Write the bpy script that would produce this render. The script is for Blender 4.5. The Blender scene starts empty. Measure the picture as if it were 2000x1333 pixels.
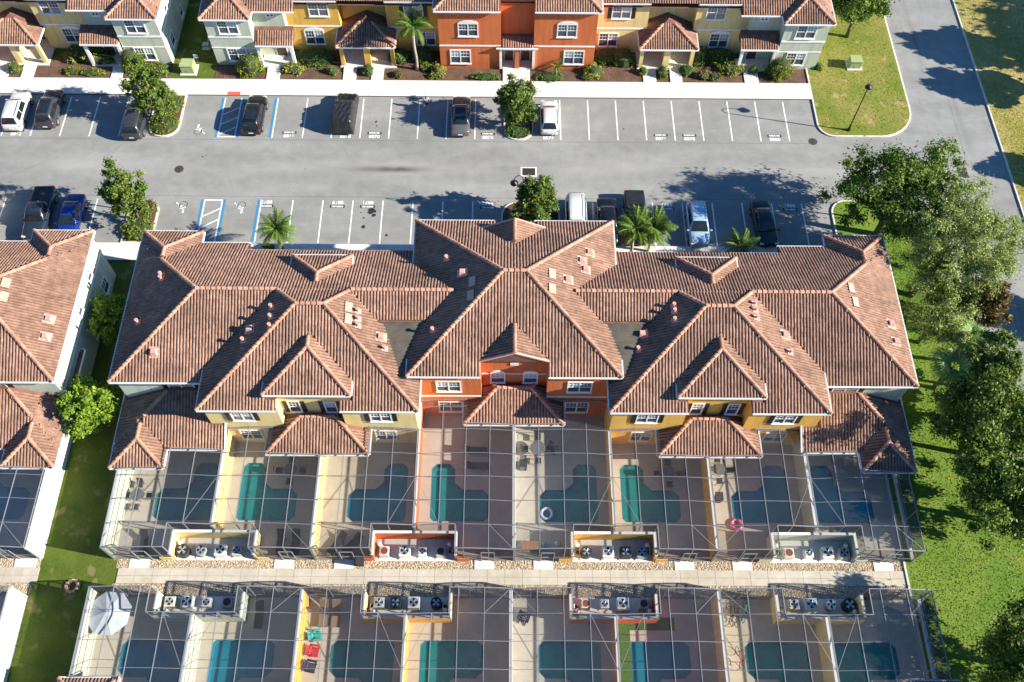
import bpy, bmesh, math, random
import numpy as np
from mathutils import Vector, Matrix

R = math.radians
random.seed(7)
rng = np.random.default_rng(11)
scene = bpy.context.scene
COL = scene.collection

# ------------------------------------------------------------------ camera
cam_d = bpy.data.cameras.new('camera')
cam = bpy.data.objects.new('camera', cam_d)
COL.objects.link(cam)
scene.camera = cam
cam_d.sensor_fit = 'HORIZONTAL'
cam_d.sensor_width = 36.0
cam_d.lens = 33.107
cam_d.clip_start = 0.5
cam_d.clip_end = 3000
TH, PS, RO = R(60.59077), R(0.76299), R(1.00197)
fw = Vector((math.sin(PS)*math.cos(TH), math.cos(PS)*math.cos(TH), -math.sin(TH)))
r0 = Vector((math.cos(PS), -math.sin(PS), 0)); u0 = r0.cross(fw)
rt = math.cos(RO)*r0 + math.sin(RO)*u0
up = -math.sin(RO)*r0 + math.cos(RO)*u0
M = Matrix((rt, up, -fw)).transposed().to_4x4()
M.translation = Vector((-0.65, 0, 68.97))
cam.matrix_world = M

# ------------------------------------------------------------------ sky, sun, exposure
TO_SUN = Vector((1.0, -0.19, 0)).normalized()
EL = R(26.5)
TO_SUN = Vector((TO_SUN.x*math.cos(EL), TO_SUN.y*math.cos(EL), math.sin(EL)))
world = bpy.data.worlds.new('World'); scene.world = world
world.use_nodes = True
wn = world.node_tree.nodes; wl = world.node_tree.links
bg = wn['Background']
sky = wn.new('ShaderNodeTexSky'); sky.sky_type = 'NISHITA'
sky.sun_disc = False
sky.sun_elevation = EL
sky.sun_rotation = math.atan2(TO_SUN.x, TO_SUN.y)
sky.air_density = 1.0; sky.dust_density = 0.1; sky.altitude = 1500; sky.ozone_density = 3.5
hs = wn.new('ShaderNodeHueSaturation'); hs.inputs['Saturation'].default_value = 1.2
wl.new(sky.outputs[0], hs.inputs['Color']); wl.new(hs.outputs[0], bg.inputs[0])
bg.inputs[1].default_value = 0.085
sun_d = bpy.data.lights.new('sun', 'SUN'); sun_d.energy = 5.0; sun_d.angle = R(0.55)
sun_d.color = (1.0, 0.942, 0.81)
sun = bpy.data.objects.new('sun', sun_d); COL.objects.link(sun)
sun.rotation_euler = (-TO_SUN).to_track_quat('-Z', 'Y').to_euler()
sun.location = (60, -20, 60)
scene.view_settings.view_transform = 'Standard'
scene.view_settings.look = 'None'
scene.view_settings.exposure = 1.3
scene.view_settings.gamma = 1.0
scene.view_settings.use_curve_mapping = False
scene.cycles.transparent_max_bounces = 24
scene.cycles.max_bounces = 6
scene.cycles.use_denoising = True

# ------------------------------------------------------------------ materials
MATS = {}
def node_mat(name):
    m = bpy.data.materials.new(name); m.use_nodes = True
    nt = m.node_tree; b = nt.nodes['Principled BSDF']
    MATS[name] = m
    return m, nt, b
def ramp(nt, fac, stops):
    n = nt.nodes.new('ShaderNodeValToRGB'); e = n.color_ramp.elements
    while len(e) < len(stops): e.new(0.5)
    for k, (p, c) in enumerate(stops):
        e[k].position = p; e[k].color = (*c, 1)
    nt.links.new(fac, n.inputs[0]); return n.outputs[0]
def noise(nt, scale, detail=3, coord='OBJ', rough=0.55, stretch=None):
    n = nt.nodes.new('ShaderNodeTexNoise'); n.inputs['Scale'].default_value = scale
    n.inputs['Detail'].default_value = detail; n.inputs['Roughness'].default_value = rough
    if coord == 'POS':
        src = nt.nodes.new('ShaderNodeNewGeometry').outputs['Position']
    else:
        src = nt.nodes.new('ShaderNodeTexCoord').outputs['Object']
    if stretch:
        mp = nt.nodes.new('ShaderNodeMapping'); mp.inputs['Scale'].default_value = stretch
        nt.links.new(src, mp.inputs[0]); src = mp.outputs[0]
    nt.links.new(src, n.inputs['Vector'])
    return n.outputs['Fac']
def mixc(nt, fac, a, b, mode='MIX'):
    n = nt.nodes.new('ShaderNodeMix'); n.data_type = 'RGBA'; n.blend_type = mode
    for sock, v in ((n.inputs[0], fac), (n.inputs[6], a), (n.inputs[7], b)):
        if hasattr(v, 'is_linked') or hasattr(v, 'node'): nt.links.new(v, sock)
        elif isinstance(v, (int, float)): sock.default_value = v
        else: sock.default_value = (*v, 1)
    return n.outputs[2]
def bump(nt, b, h, strength=0.3, dist=0.02):
    n = nt.nodes.new('ShaderNodeBump'); n.inputs['Strength'].default_value = strength
    n.inputs['Distance'].default_value = dist
    nt.links.new(h, n.inputs['Height']); nt.links.new(n.outputs[0], b.inputs['Normal'])
def simple(name, c, rough=0.6, var=0.12, scale=3.0, metal=0.0, spec=None, bmp=0.0, coord='OBJ'):
    m, nt, b = node_mat(name)
    f = noise(nt, scale, 4, coord)
    lo = tuple(max(0, x*(1-var)) for x in c); hi = tuple(min(1, x*(1+var)) for x in c)
    nt.links.new(ramp(nt, f, [(0.3, lo), (0.7, hi)]), b.inputs['Base Color'])
    b.inputs['Roughness'].default_value = rough; b.inputs['Metallic'].default_value = metal
    if spec is not None: b.inputs['Specular IOR Level'].default_value = spec
    if bmp: bump(nt, b, noise(nt, scale*12, 3, coord), bmp, 0.02)
    return m
def ground_mat(name, base, patch, fine_scale, patch_scale, rough=0.9, bmp=0.4, dist=0.03, stretch=None, speck=None, con=(0.62,1.35)):
    m, nt, b = node_mat(name)
    f1 = noise(nt, fine_scale, 5, 'POS', 0.65); f2 = noise(nt, patch_scale, 4, 'POS', 0.6, stretch)
    c = mixc(nt, ramp(nt, f2, [(0.38, (0,0,0)), (0.62, (1,1,1))]), base, patch)
    c = mixc(nt, 1.0, c, ramp(nt, f1, [(0.25, (con[0],)*3), (0.75, (con[1],)*3)]), 'MULTIPLY')
    if speck:
        f3 = noise(nt, speck[0], 2, 'POS')
        c = mixc(nt, ramp(nt, f3, [(speck[1], (0,0,0)), (speck[1]+0.06, (1,1,1))]), c, speck[2])
    nt.links.new(c, b.inputs['Base Color'])
    b.inputs['Roughness'].default_value = rough
    b.inputs['Specular IOR Level'].default_value = 0.25
    bump(nt, b, f1, bmp, dist)
    return m
ground_mat('lawn_green', (0.098, 0.178, 0.016), (0.145, 0.21, 0.026), 6.0, 0.3, bmp=0.7, dist=0.05, speck=(1.1, 0.66, (0.21, 0.20, 0.055)), con=(0.8,1.18))
ground_mat('lawn_shade_green', (0.062, 0.098, 0.010), (0.10, 0.125, 0.016), 6.0, 0.45, bmp=0.7, dist=0.05, speck=(0.7, 0.58, (0.17, 0.15, 0.05)), con=(0.75,1.2))  # darker green has the gap's shade put into its colour; tan patches are real
ground_mat('lawn_dry', (0.15, 0.185, 0.02), (0.25, 0.22, 0.055), 5.0, 0.30, bmp=0.6, dist=0.05, speck=(0.8, 0.64, (0.33, 0.265, 0.11)), con=(0.75,1.2))
ground_mat('lawn_straw', (0.40, 0.31, 0.115), (0.24, 0.225, 0.045), 4.0, 0.24, bmp=0.9, dist=0.06, stretch=(1, 0.45, 1), speck=(1.6, 0.64, (0.48, 0.38, 0.18)))
ground_mat('mulch', (0.10, 0.056, 0.038), (0.15, 0.09, 0.06), 14.0, 1.0, bmp=1.0, dist=0.06, speck=(9.0, 0.68, (0.26, 0.17, 0.11)))
ground_mat('soil_gravel', (0.38, 0.29, 0.19), (0.46, 0.36, 0.25), 16.0, 0.8, bmp=0.8, dist=0.04)
ground_mat('concrete', (0.66, 0.635, 0.59), (0.62, 0.595, 0.55), 3.0, 0.35, bmp=0.1, rough=0.85, con=(0.94,1.05))
ground_mat('concrete_walk', (0.50, 0.45, 0.375), (0.43, 0.385, 0.315), 1.6, 0.5, bmp=0.15, rough=0.85, con=(0.88,1.1))
ground_mat('deck', (0.475, 0.425, 0.355), (0.435, 0.39, 0.325), 1.4, 0.45, bmp=0.1, rough=0.8, con=(0.90,1.08))
def asphalt():
    m, nt, b = node_mat('asphalt')
    f1 = noise(nt, 30, 3, 'POS'); f2 = noise(nt, 0.22, 5, 'POS', 0.62, (0.35, 1.3, 1)); f3 = noise(nt, 0.9, 4, 'POS', 0.6)
    c = ramp(nt, f2, [(0.33, (0.225, 0.222, 0.212)), (0.5, (0.26, 0.256, 0.245)), (0.66, (0.30, 0.295, 0.282))])
    c = mixc(nt, 1.0, c, ramp(nt, f3, [(0.3, (0.88,)*3), (0.7, (1.08,)*3)]), 'MULTIPLY')
    c = mixc(nt, 1.0, c, ramp(nt, f1, [(0.3, (0.86,)*3), (0.7, (1.12,)*3)]), 'MULTIPLY')
    # a dark oily streak lying along the driving lane, and tyre-worn lighter lanes
    tc = nt.nodes.new('ShaderNodeNewGeometry')
    sp = nt.nodes.new('ShaderNodeSeparateXYZ'); nt.links.new(tc.outputs['Position'], sp.inputs[0])
    def gauss(out, c0, w):
        a = nt.nodes.new('ShaderNodeMath'); a.operation = 'SUBTRACT'; nt.links.new(out, a.inputs[0]); a.inputs[1].default_value = c0
        d = nt.nodes.new('ShaderNodeMath'); d.operation = 'DIVIDE'; nt.links.new(a.outputs[0], d.inputs[0]); d.inputs[1].default_value = w
        p = nt.nodes.new('ShaderNodeMath'); p.operation = 'MULTIPLY'; nt.links.new(d.outputs[0], p.inputs[0]); nt.links.new(d.outputs[0], p.inputs[1])
        q = nt.nodes.new('ShaderNodeMath'); q.operation = 'MULTIPLY'; nt.links.new(p.outputs[0], q.inputs[0]); q.inputs[1].default_value = -1
        e = nt.nodes.new('ShaderNodeMath'); e.operation = 'EXPONENT'; nt.links.new(q.outputs[0], e.inputs[0])
        return e.outputs[0]
    gx, gy = gauss(sp.outputs[0], -11.6, 3.2), gauss(sp.outputs[1], 57.25, 0.32)
    mu = nt.nodes.new('ShaderNodeMath'); mu.operation = 'MULTIPLY'; nt.links.new(gx, mu.inputs[0]); nt.links.new(gy, mu.inputs[1])
    mu2 = nt.nodes.new('ShaderNodeMath'); mu2.operation = 'MULTIPLY'; nt.links.new(mu.outputs[0], mu2.inputs[0]); nt.links.new(ramp(nt, f3, [(0.3, (0.5,)*3), (0.7, (1,)*3)]), mu2.inputs[1])
    c = mixc(nt, mu2.outputs[0], c, (0.075, 0.062, 0.05))
    pb = nt.nodes.new('ShaderNodeMath'); pb.operation = 'MULTIPLY'; nt.links.new(gauss(sp.outputs[1], 57.5, 0.75), pb.inputs[0]); nt.links.new(ramp(nt, f2, [(0.35, (0.1,)*3), (0.65, (0.75,)*3)]), pb.inputs[1])
    c = mixc(nt, pb.outputs[0], c, (0.34, 0.33, 0.315))
    c = mixc(nt, mu2.outputs[0], c, (0.075, 0.062, 0.05))
    fy = noise(nt, 0.25, 3, 'POS', 0.6, (1.0, 0.3, 1))
    for x0, w_ in ((42.9, 0.12), (43.5, 0.3), (41.3, 0.25)):
        tm = nt.nodes.new('ShaderNodeMath'); tm.operation = 'MULTIPLY'; nt.links.new(gauss(sp.outputs[0], x0, w_), tm.inputs[0]); nt.links.new(ramp(nt, fy, [(0.45, (0,)*3), (0.62, (0.4,)*3)]), tm.inputs[1])
        c = mixc(nt, tm.outputs[0], c, (0.10, 0.095, 0.09))
    vo = nt.nodes.new('ShaderNodeTexVoronoi'); vo.feature = 'DISTANCE_TO_EDGE'; vo.inputs['Scale'].default_value = 0.16; nt.links.new(tc.outputs['Position'], vo.inputs['Vector'])
    cr = nt.nodes.new('ShaderNodeMath'); cr.operation = 'MULTIPLY'; nt.links.new(ramp(nt, vo.outputs['Distance'], [(0.0, (0.35,)*3), (0.006, (0,)*3)]), cr.inputs[0]); nt.links.new(ramp(nt, f3, [(0.45, (0,)*3), (0.6, (1,)*3)]), cr.inputs[1])
    c = mixc(nt, cr.outputs[0], c, (0.09, 0.085, 0.08))
    nt.links.new(c, b.inputs['Base Color'])
    b.inputs['Roughness'].default_value = 0.85; b.inputs['Specular IOR Level'].default_value = 0.25
    bump(nt, b, f1, 0.25, 0.01)
asphalt()
def tinted(name, c_lo, c_mid, c_hi, rough=0.7, spec=0.3, extra=None, transl=0.0, weather=False):
    m, nt, b = node_mat(name)
    at = nt.nodes.new('ShaderNodeAttribute'); at.attribute_name = 'tint'
    c = ramp(nt, at.outputs['Fac'], [(0.0, c_lo), (0.5, c_mid), (1.0, c_hi)])
    if extra:
        f = noise(nt, extra[0], 4, 'OBJ', 0.6)
        c = mixc(nt, 1.0, c, ramp(nt, f, [(0.35, (extra[1],)*3), (0.65, (extra[2],)*3)]), 'MULTIPLY')
    if weather:   # algae and dirt: blotches of their own shape
        c = mixc(nt, 1.0, c, ramp(nt, noise(nt, 1.7, 5, 'OBJ', 0.7), [(0.36, (0.72,)*3), (0.6, (1.08,)*3)]), 'MULTIPLY')
        c = mixc(nt, ramp(nt, noise(nt, 0.8, 6, 'OBJ', 0.75), [(0.56, (0,0,0)), (0.72, (0.6,)*3)]), c, (0.10, 0.072, 0.058))
    nt.links.new(c, b.inputs['Base Color'])
    b.inputs['Roughness'].default_value = rough; b.inputs['Specular IOR Level'].default_value = spec
    if transl:
        tr = nt.nodes.new('ShaderNodeBsdfTranslucent'); nt.links.new(c, tr.inputs[0])
        mx = nt.nodes.new('ShaderNodeMixShader'); mx.inputs[0].default_value = transl
        nt.links.new(b.outputs[0], mx.inputs[1]); nt.links.new(tr.outputs[0], mx.inputs[2])
        nt.links.new(mx.outputs[0], nt.nodes['Material Output'].inputs[0])
    return m
tinted('roof_tile', (0.225, 0.124, 0.088), (0.30, 0.172, 0.122), (0.375, 0.222, 0.162), 0.75, 0.2, (0.32, 0.76, 1.12), weather=True)
tinted('ridge_tile', (0.36, 0.185, 0.125), (0.46, 0.24, 0.16), (0.55, 0.30, 0.21), 0.7, 0.25, (1.2, 0.85, 1.1))
simple('roof_underlay', (0.155, 0.072, 0.053), 0.85, 0.3, 2.0)
simple('roll_roofing', (0.085, 0.074, 0.058), 0.9, 0.35, 1.1, bmp=0.3)
simple('vent_pink', (0.62, 0.33, 0.26), 0.7, 0.1, 4)
simple('vent_pale', (0.47, 0.29, 0.225), 0.7, 0.1, 4)
for nm, c in (('stucco_green', (0.52, 0.55, 0.44)), ('stucco_pale', (0.80, 0.625, 0.28)), ('stucco_gold', (0.74, 0.43, 0.10)),
              ('stucco_orange', (0.60, 0.165, 0.058)), ('stucco_white', (0.74, 0.74, 0.71))):
    m, nt, b = node_mat(nm)
    q = ramp(nt, noise(nt, 0.8, 4, 'OBJ'), [(0.3, tuple(v*0.95 for v in c)), (0.7, tuple(min(1, v*1.04) for v in c))])
    q = mixc(nt, 1.0, q, ramp(nt, noise(nt, 1.6, 4, 'OBJ', 0.6, (1.6, 1.6, 0.14)), [(0.34, (0.84, 0.84, 0.83)), (0.56, (1.0,)*3)]), 'MULTIPLY')
    nt.links.new(q, b.inputs['Base Color']); b.inputs['Roughness'].default_value = 0.9; b.inputs['Specular IOR Level'].default_value = 0.2
    bump(nt, b, noise(nt, 14, 3, 'OBJ'), 0.25, 0.015)
simple('trim_white', (0.80, 0.79, 0.75), 0.6, 0.04, 3)
simple('gutter_white', (0.76, 0.76, 0.75), 0.5, 0.08, 2)
simple('shutter_black', (0.012, 0.012, 0.014), 0.55, 0.2, 6)
simple('door_dark', (0.07, 0.035, 0.022), 0.5, 0.2, 3)
simple('black_metal', (0.012, 0.012, 0.013), 0.45, 0.2, 5, metal=0.3)
simple('alu', (0.235, 0.24, 0.26), 0.45, 0.12, 5, metal=0.2)
simple('dark_alu', (0.16, 0.165, 0.175), 0.5, 0.1, 5, metal=0.3)
simple('steel', (0.55, 0.56, 0.57), 0.35, 0.1, 5, metal=0.7)
simple('paint_white', (0.74, 0.74, 0.72), 0.75, 0.14, 5.0)
simple('paint_blue', (0.035, 0.21, 0.42), 0.75, 0.15, 5.0)
simple('paint_red', (0.60, 0.10, 0.07), 0.8, 0.12, 3)
simple('paint_black', (0.02, 0.02, 0.02), 0.8, 0.2, 5)
simple('seam', (0.15, 0.145, 0.135), 0.9, 0.25, 1.5)
simple('oil', (0.022, 0.021, 0.02), 0.6, 0.3, 5)
simple('iron', (0.085, 0.07, 0.055), 0.7, 0.3, 8, metal=0.4)
simple('kerb', (0.60, 0.565, 0.49), 0.85, 0.14, 2.0, bmp=0.2)
simple('utility_green', (0.30, 0.36, 0.16), 0.55, 0.1, 3)
simple('grey_box', (0.42, 0.47, 0.44), 0.5, 0.1, 3)
simple('plaster', (0.40, 0.60, 0.60), 0.6, 0.08, 1.5)
simple('pool_tile', (0.06, 0.17, 0.22), 0.3, 0.25, 9)
simple('pvc', (0.74, 0.74, 0.72), 0.4, 0.05, 3)
simple('unit_white', (0.66, 0.66, 0.62), 0.5, 0.08, 3)
simple('unit_beige', (0.50, 0.46, 0.38), 0.5, 0.1, 3)
simple('unit_grey', (0.27, 0.31, 0.31), 0.5, 0.1, 3)
simple('unit_dark', (0.035, 0.033, 0.032), 0.5, 0.2, 3)
simple('grille_dark', (0.014, 0.014, 0.016), 0.5, 0.2, 8)
simple('grille_rust', (0.14, 0.035, 0.018), 0.7, 0.3, 8)
simple('bark', (0.10, 0.075, 0.055), 0.9, 0.3, 5, bmp=0.5)
simple('bark_pale', (0.33, 0.29, 0.24), 0.9, 0.2, 5, bmp=0.4)
simple('rubber', (0.014, 0.014, 0.014), 0.8, 0.2, 6)
simple('rim_metal', (0.42, 0.43, 0.44), 0.35, 0.1, 6, metal=0.8)
simple('lamp_red', (0.35, 0.01, 0.01), 0.25, 0.1, 6)
simple('lamp_clear', (0.65, 0.66, 0.68), 0.15, 0.1, 6)
simple('plate', (0.72, 0.73, 0.70), 0.5, 0.05, 6)
simple('tarp', (0.020, 0.021, 0.024), 0.32, 0.3, 2.0, bmp=0.5)
simple('chair_teal', (0.03, 0.42, 0.40), 0.45, 0.06, 3)
simple('chair_red', (0.50, 0.025, 0.03), 0.45, 0.06, 3)
simple('chair_navy', (0.022, 0.028, 0.065), 0.45, 0.1, 3)
simple('canvas_grey', (0.50, 0.53, 0.57), 0.85, 0.06, 3)
simple('sling_dark', (0.028, 0.030, 0.038), 0.8, 0.2, 4)
simple('sling_brown', (0.20, 0.135, 0.09), 0.8, 0.15, 4)
simple('vinyl_pink', (0.75, 0.16, 0.36), 0.25, 0.08, 3)
simple('vinyl_clear', (0.45, 0.50, 0.66), 0.15, 0.1, 3)
simple('vinyl_blue', (0.10, 0.50, 0.68), 0.25, 0.1, 3)
simple('wood_warm', (0.34, 0.16, 0.07), 0.6, 0.2, 4)
simple('turf', (0.05, 0.12, 0.015), 0.95, 0.25, 6, bmp=0.5)
simple('skin', (0.36, 0.20, 0.14), 0.6, 0.05, 4)
simple('hair', (0.02, 0.015, 0.012), 0.6, 0.2, 6)
simple('shirt', (0.42, 0.50, 0.62), 0.85, 0.08, 6)
simple('shorts', (0.02, 0.02, 0.024), 0.85, 0.2, 6)
def paint(name, c, rough=0.22, metal=0.15):
    m, nt, b = node_mat(name)
    f = noise(nt, 1.3, 4, 'OBJ')
    nt.links.new(ramp(nt, f, [(0.3, tuple(x*0.93 for x in c)), (0.7, c)]), b.inputs['Base Color'])
    b.inputs['Metallic'].default_value = metal
    nt.links.new(ramp(nt, noise(nt, 4, 3, 'OBJ'), [(0.3, (rough*0.8,)*3), (0.7, (rough*1.5,)*3)]), b.inputs['Roughness'])
    b.inputs['Coat Weight'].default_value = 0.6; b.inputs['Coat Roughness'].default_value = 0.06
for nm, c in (('car_white', (0.74, 0.74, 0.73)), ('car_black', (0.010, 0.010, 0.012)), ('car_graphite', (0.045, 0.048, 0.055)),
              ('car_grey', (0.12, 0.12, 0.125)), ('car_blue', (0.009, 0.034, 0.20)), ('car_silver_shade_tint', (0.36, 0.52, 0.68)), ('car_slate', (0.025, 0.034, 0.050))):  # the silver paint has the blue cast of shade mixed into its colour
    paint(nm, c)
def glass(name, c, rough=0.05):
    m, nt, b = node_mat(name)
    f = noise(nt, 0.9, 3, 'OBJ')
    nt.links.new(ramp(nt, f, [(0.35, c), (0.65, tuple(x*1.6 for x in c))]), b.inputs['Base Color'])
    b.inputs['Roughness'].default_value = rough; b.inputs['IOR'].default_value = 1.5
    b.inputs['Specular IOR Level'].default_value = 0.7
glass('car_glass', (0.012, 0.015, 0.019))
glass('pane_dark', (0.045, 0.06, 0.085))
glass('pane_blind', (0.30, 0.34, 0.38), 0.15)
def screen(name, op, c):
    m, nt, b = node_mat(name)
    nt.nodes.remove(b)
    t = nt.nodes.new('ShaderNodeBsdfTransparent'); d = nt.nodes.new('ShaderNodeBsdfDiffuse')
    f = noise(nt, 0.5, 3, 'OBJ')
    nt.links.new(ramp(nt, f, [(0.3, tuple(x*0.8 for x in c)), (0.7, tuple(x*1.2 for x in c))]), d.inputs[0])
    mx = nt.nodes.new('ShaderNodeMixShader'); mx.inputs[0].default_value = op
    nt.links.new(t.outputs[0], mx.inputs[1]); nt.links.new(d.outputs[0], mx.inputs[2])
    nt.links.new(mx.outputs[0], nt.nodes['Material Output'].inputs[0])
screen('screen_mesh', 0.18, (0.10, 0.10, 0.108))
screen('screen_dense', 0.45, (0.055, 0.053, 0.056))
def water(name, deep, clear):
    m, nt, b = node_mat(name)
    f = noise(nt, 0.7, 3, 'OBJ')
    nt.links.new(ramp(nt, f, [(0.3, tuple(x*0.85 for x in deep)), (0.7, tuple(x*1.15 for x in deep))]), b.inputs['Base Color'])
    b.inputs['Roughness'].default_value = 0.05; b.inputs['IOR'].default_value = 1.33
    bump(nt, b, noise(nt, 3.2, 3, 'OBJ'), 0.18, 0.03)
    t = nt.nodes.new('ShaderNodeBsdfTransparent'); t.inputs[0].default_value = (*clear, 1)
    mx = nt.nodes.new('ShaderNodeMixShader'); mx.inputs[0].default_value = 0.55
    nt.links.new(t.outputs[0], mx.inputs[1]); nt.links.new(b.outputs[0], mx.inputs[2])
    nt.links.new(mx.outputs[0], nt.nodes['Material Output'].inputs[0])
water('water_teal', (0.022, 0.31, 0.315), (0.46, 0.84, 0.84))
water('water_blue', (0.016, 0.29, 0.42), (0.42, 0.86, 0.94))
for nm, a, b_, c in (('leaf_magnolia', (0.054, 0.092, 0.015), (0.117, 0.194, 0.030), (0.288, 0.249, 0.064)),
                     ('leaf_oak', (0.057, 0.103, 0.014), (0.116, 0.192, 0.024), (0.261, 0.325, 0.047)),
                     ('leaf_olive', (0.135, 0.176, 0.044), (0.281, 0.342, 0.091), (0.480, 0.531, 0.158)),
                     ('leaf_lime', (0.085, 0.160, 0.012), (0.180, 0.290, 0.022), (0.340, 0.420, 0.050)),
                     ('leaf_bronze', (0.046, 0.047, 0.015), (0.116, 0.098, 0.027), (0.357, 0.146, 0.038)),
                     ('leaf_hedge', (0.046, 0.100, 0.014), (0.100, 0.191, 0.022), (0.200, 0.309, 0.042)),
                     ('leaf_yellow', (0.168, 0.189, 0.020), (0.347, 0.347, 0.050), (0.578, 0.546, 0.140)),
                     ('leaf_ball', (0.094, 0.128, 0.010), (0.203, 0.247, 0.017), (0.343, 0.375, 0.036)),
                     ('leaf_russet', (0.100, 0.085, 0.020), (0.190, 0.150, 0.030), (0.300, 0.200, 0.060)),
                     ('frond', (0.052, 0.111, 0.014), (0.120, 0.216, 0.025), (0.229, 0.332, 0.049)),
                     ('frond_fan', (0.073, 0.137, 0.031), (0.155, 0.264, 0.069), (0.328, 0.437, 0.139)),
                     ('grass_blade', (0.11, 0.18, 0.011), (0.145, 0.225, 0.015), (0.19, 0.26, 0.025)),
                     ('straw_blade', (0.22, 0.18, 0.05), (0.40, 0.31, 0.11), (0.52, 0.42, 0.19))):
    tinted(nm, a, b_, c, 0.55, 0.3, None, 0.3)
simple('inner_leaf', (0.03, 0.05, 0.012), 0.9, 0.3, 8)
tinted('stone', (0.24, 0.185, 0.13), (0.50, 0.39, 0.27), (0.74, 0.63, 0.48), 0.8, 0.3)

# ------------------------------------------------------------------ mesh helpers
ORG = {}; KIDS = {}
def link(o, parent=None):
    COL.objects.link(o)
    if parent is not None:
        o.parent = parent; KIDS.setdefault(parent, []).append(o); ORG[o] = ORG[parent]
    return o
def tag(o, label=None, cat=None, group=None, kind=None):
    if label: o['label'] = label
    if cat: o['category'] = cat
    if group: o['group'] = group
    if kind: o['kind'] = kind
    return o
def thing(name, label, cat, loc=(0, 0, 0), group=None):
    o = bpy.data.objects.new(name, None); o.empty_display_size = 0.3
    o.location = loc; ORG[o] = Vector(loc); COL.objects.link(o)
    return tag(o, label, cat, group)
def copy_tree(o, parent=None, skip=()):
    c = o.copy(); COL.objects.link(c)
    ORG[c] = ORG[o]
    if parent is not None:
        c.parent = parent; KIDS.setdefault(parent, []).append(c)
    for k in KIDS.get(o, []):
        if k.name.split('.')[0] not in skip: copy_tree(k, c, skip)
    return c
def np_mesh(name, V, F, mat, smooth=False, tint=None):
    V = np.ascontiguousarray(V, dtype=np.float32).reshape(-1, 3); F = np.ascontiguousarray(F, dtype=np.int32)
    me = bpy.data.meshes.new(name); n, k = F.shape
    me.vertices.add(len(V)); me.vertices.foreach_set('co', V.ravel())
    me.loops.add(n*k); me.loops.foreach_set('vertex_index', F.ravel())
    me.polygons.add(n); me.polygons.foreach_set('loop_start', np.arange(0, n*k, k, dtype=np.int32))
    me.polygons.foreach_set('loop_total', np.full(n, k, dtype=np.int32))
    if smooth: me.polygons.foreach_set('use_smooth', np.ones(n, dtype=bool))
    me.materials.append(MATS[mat])
    if tint is not None:
        a = me.attributes.new('tint', 'FLOAT', 'POINT'); a.data.foreach_set('value', np.ascontiguousarray(tint, dtype=np.float32))
    me.update(); return me
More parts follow.
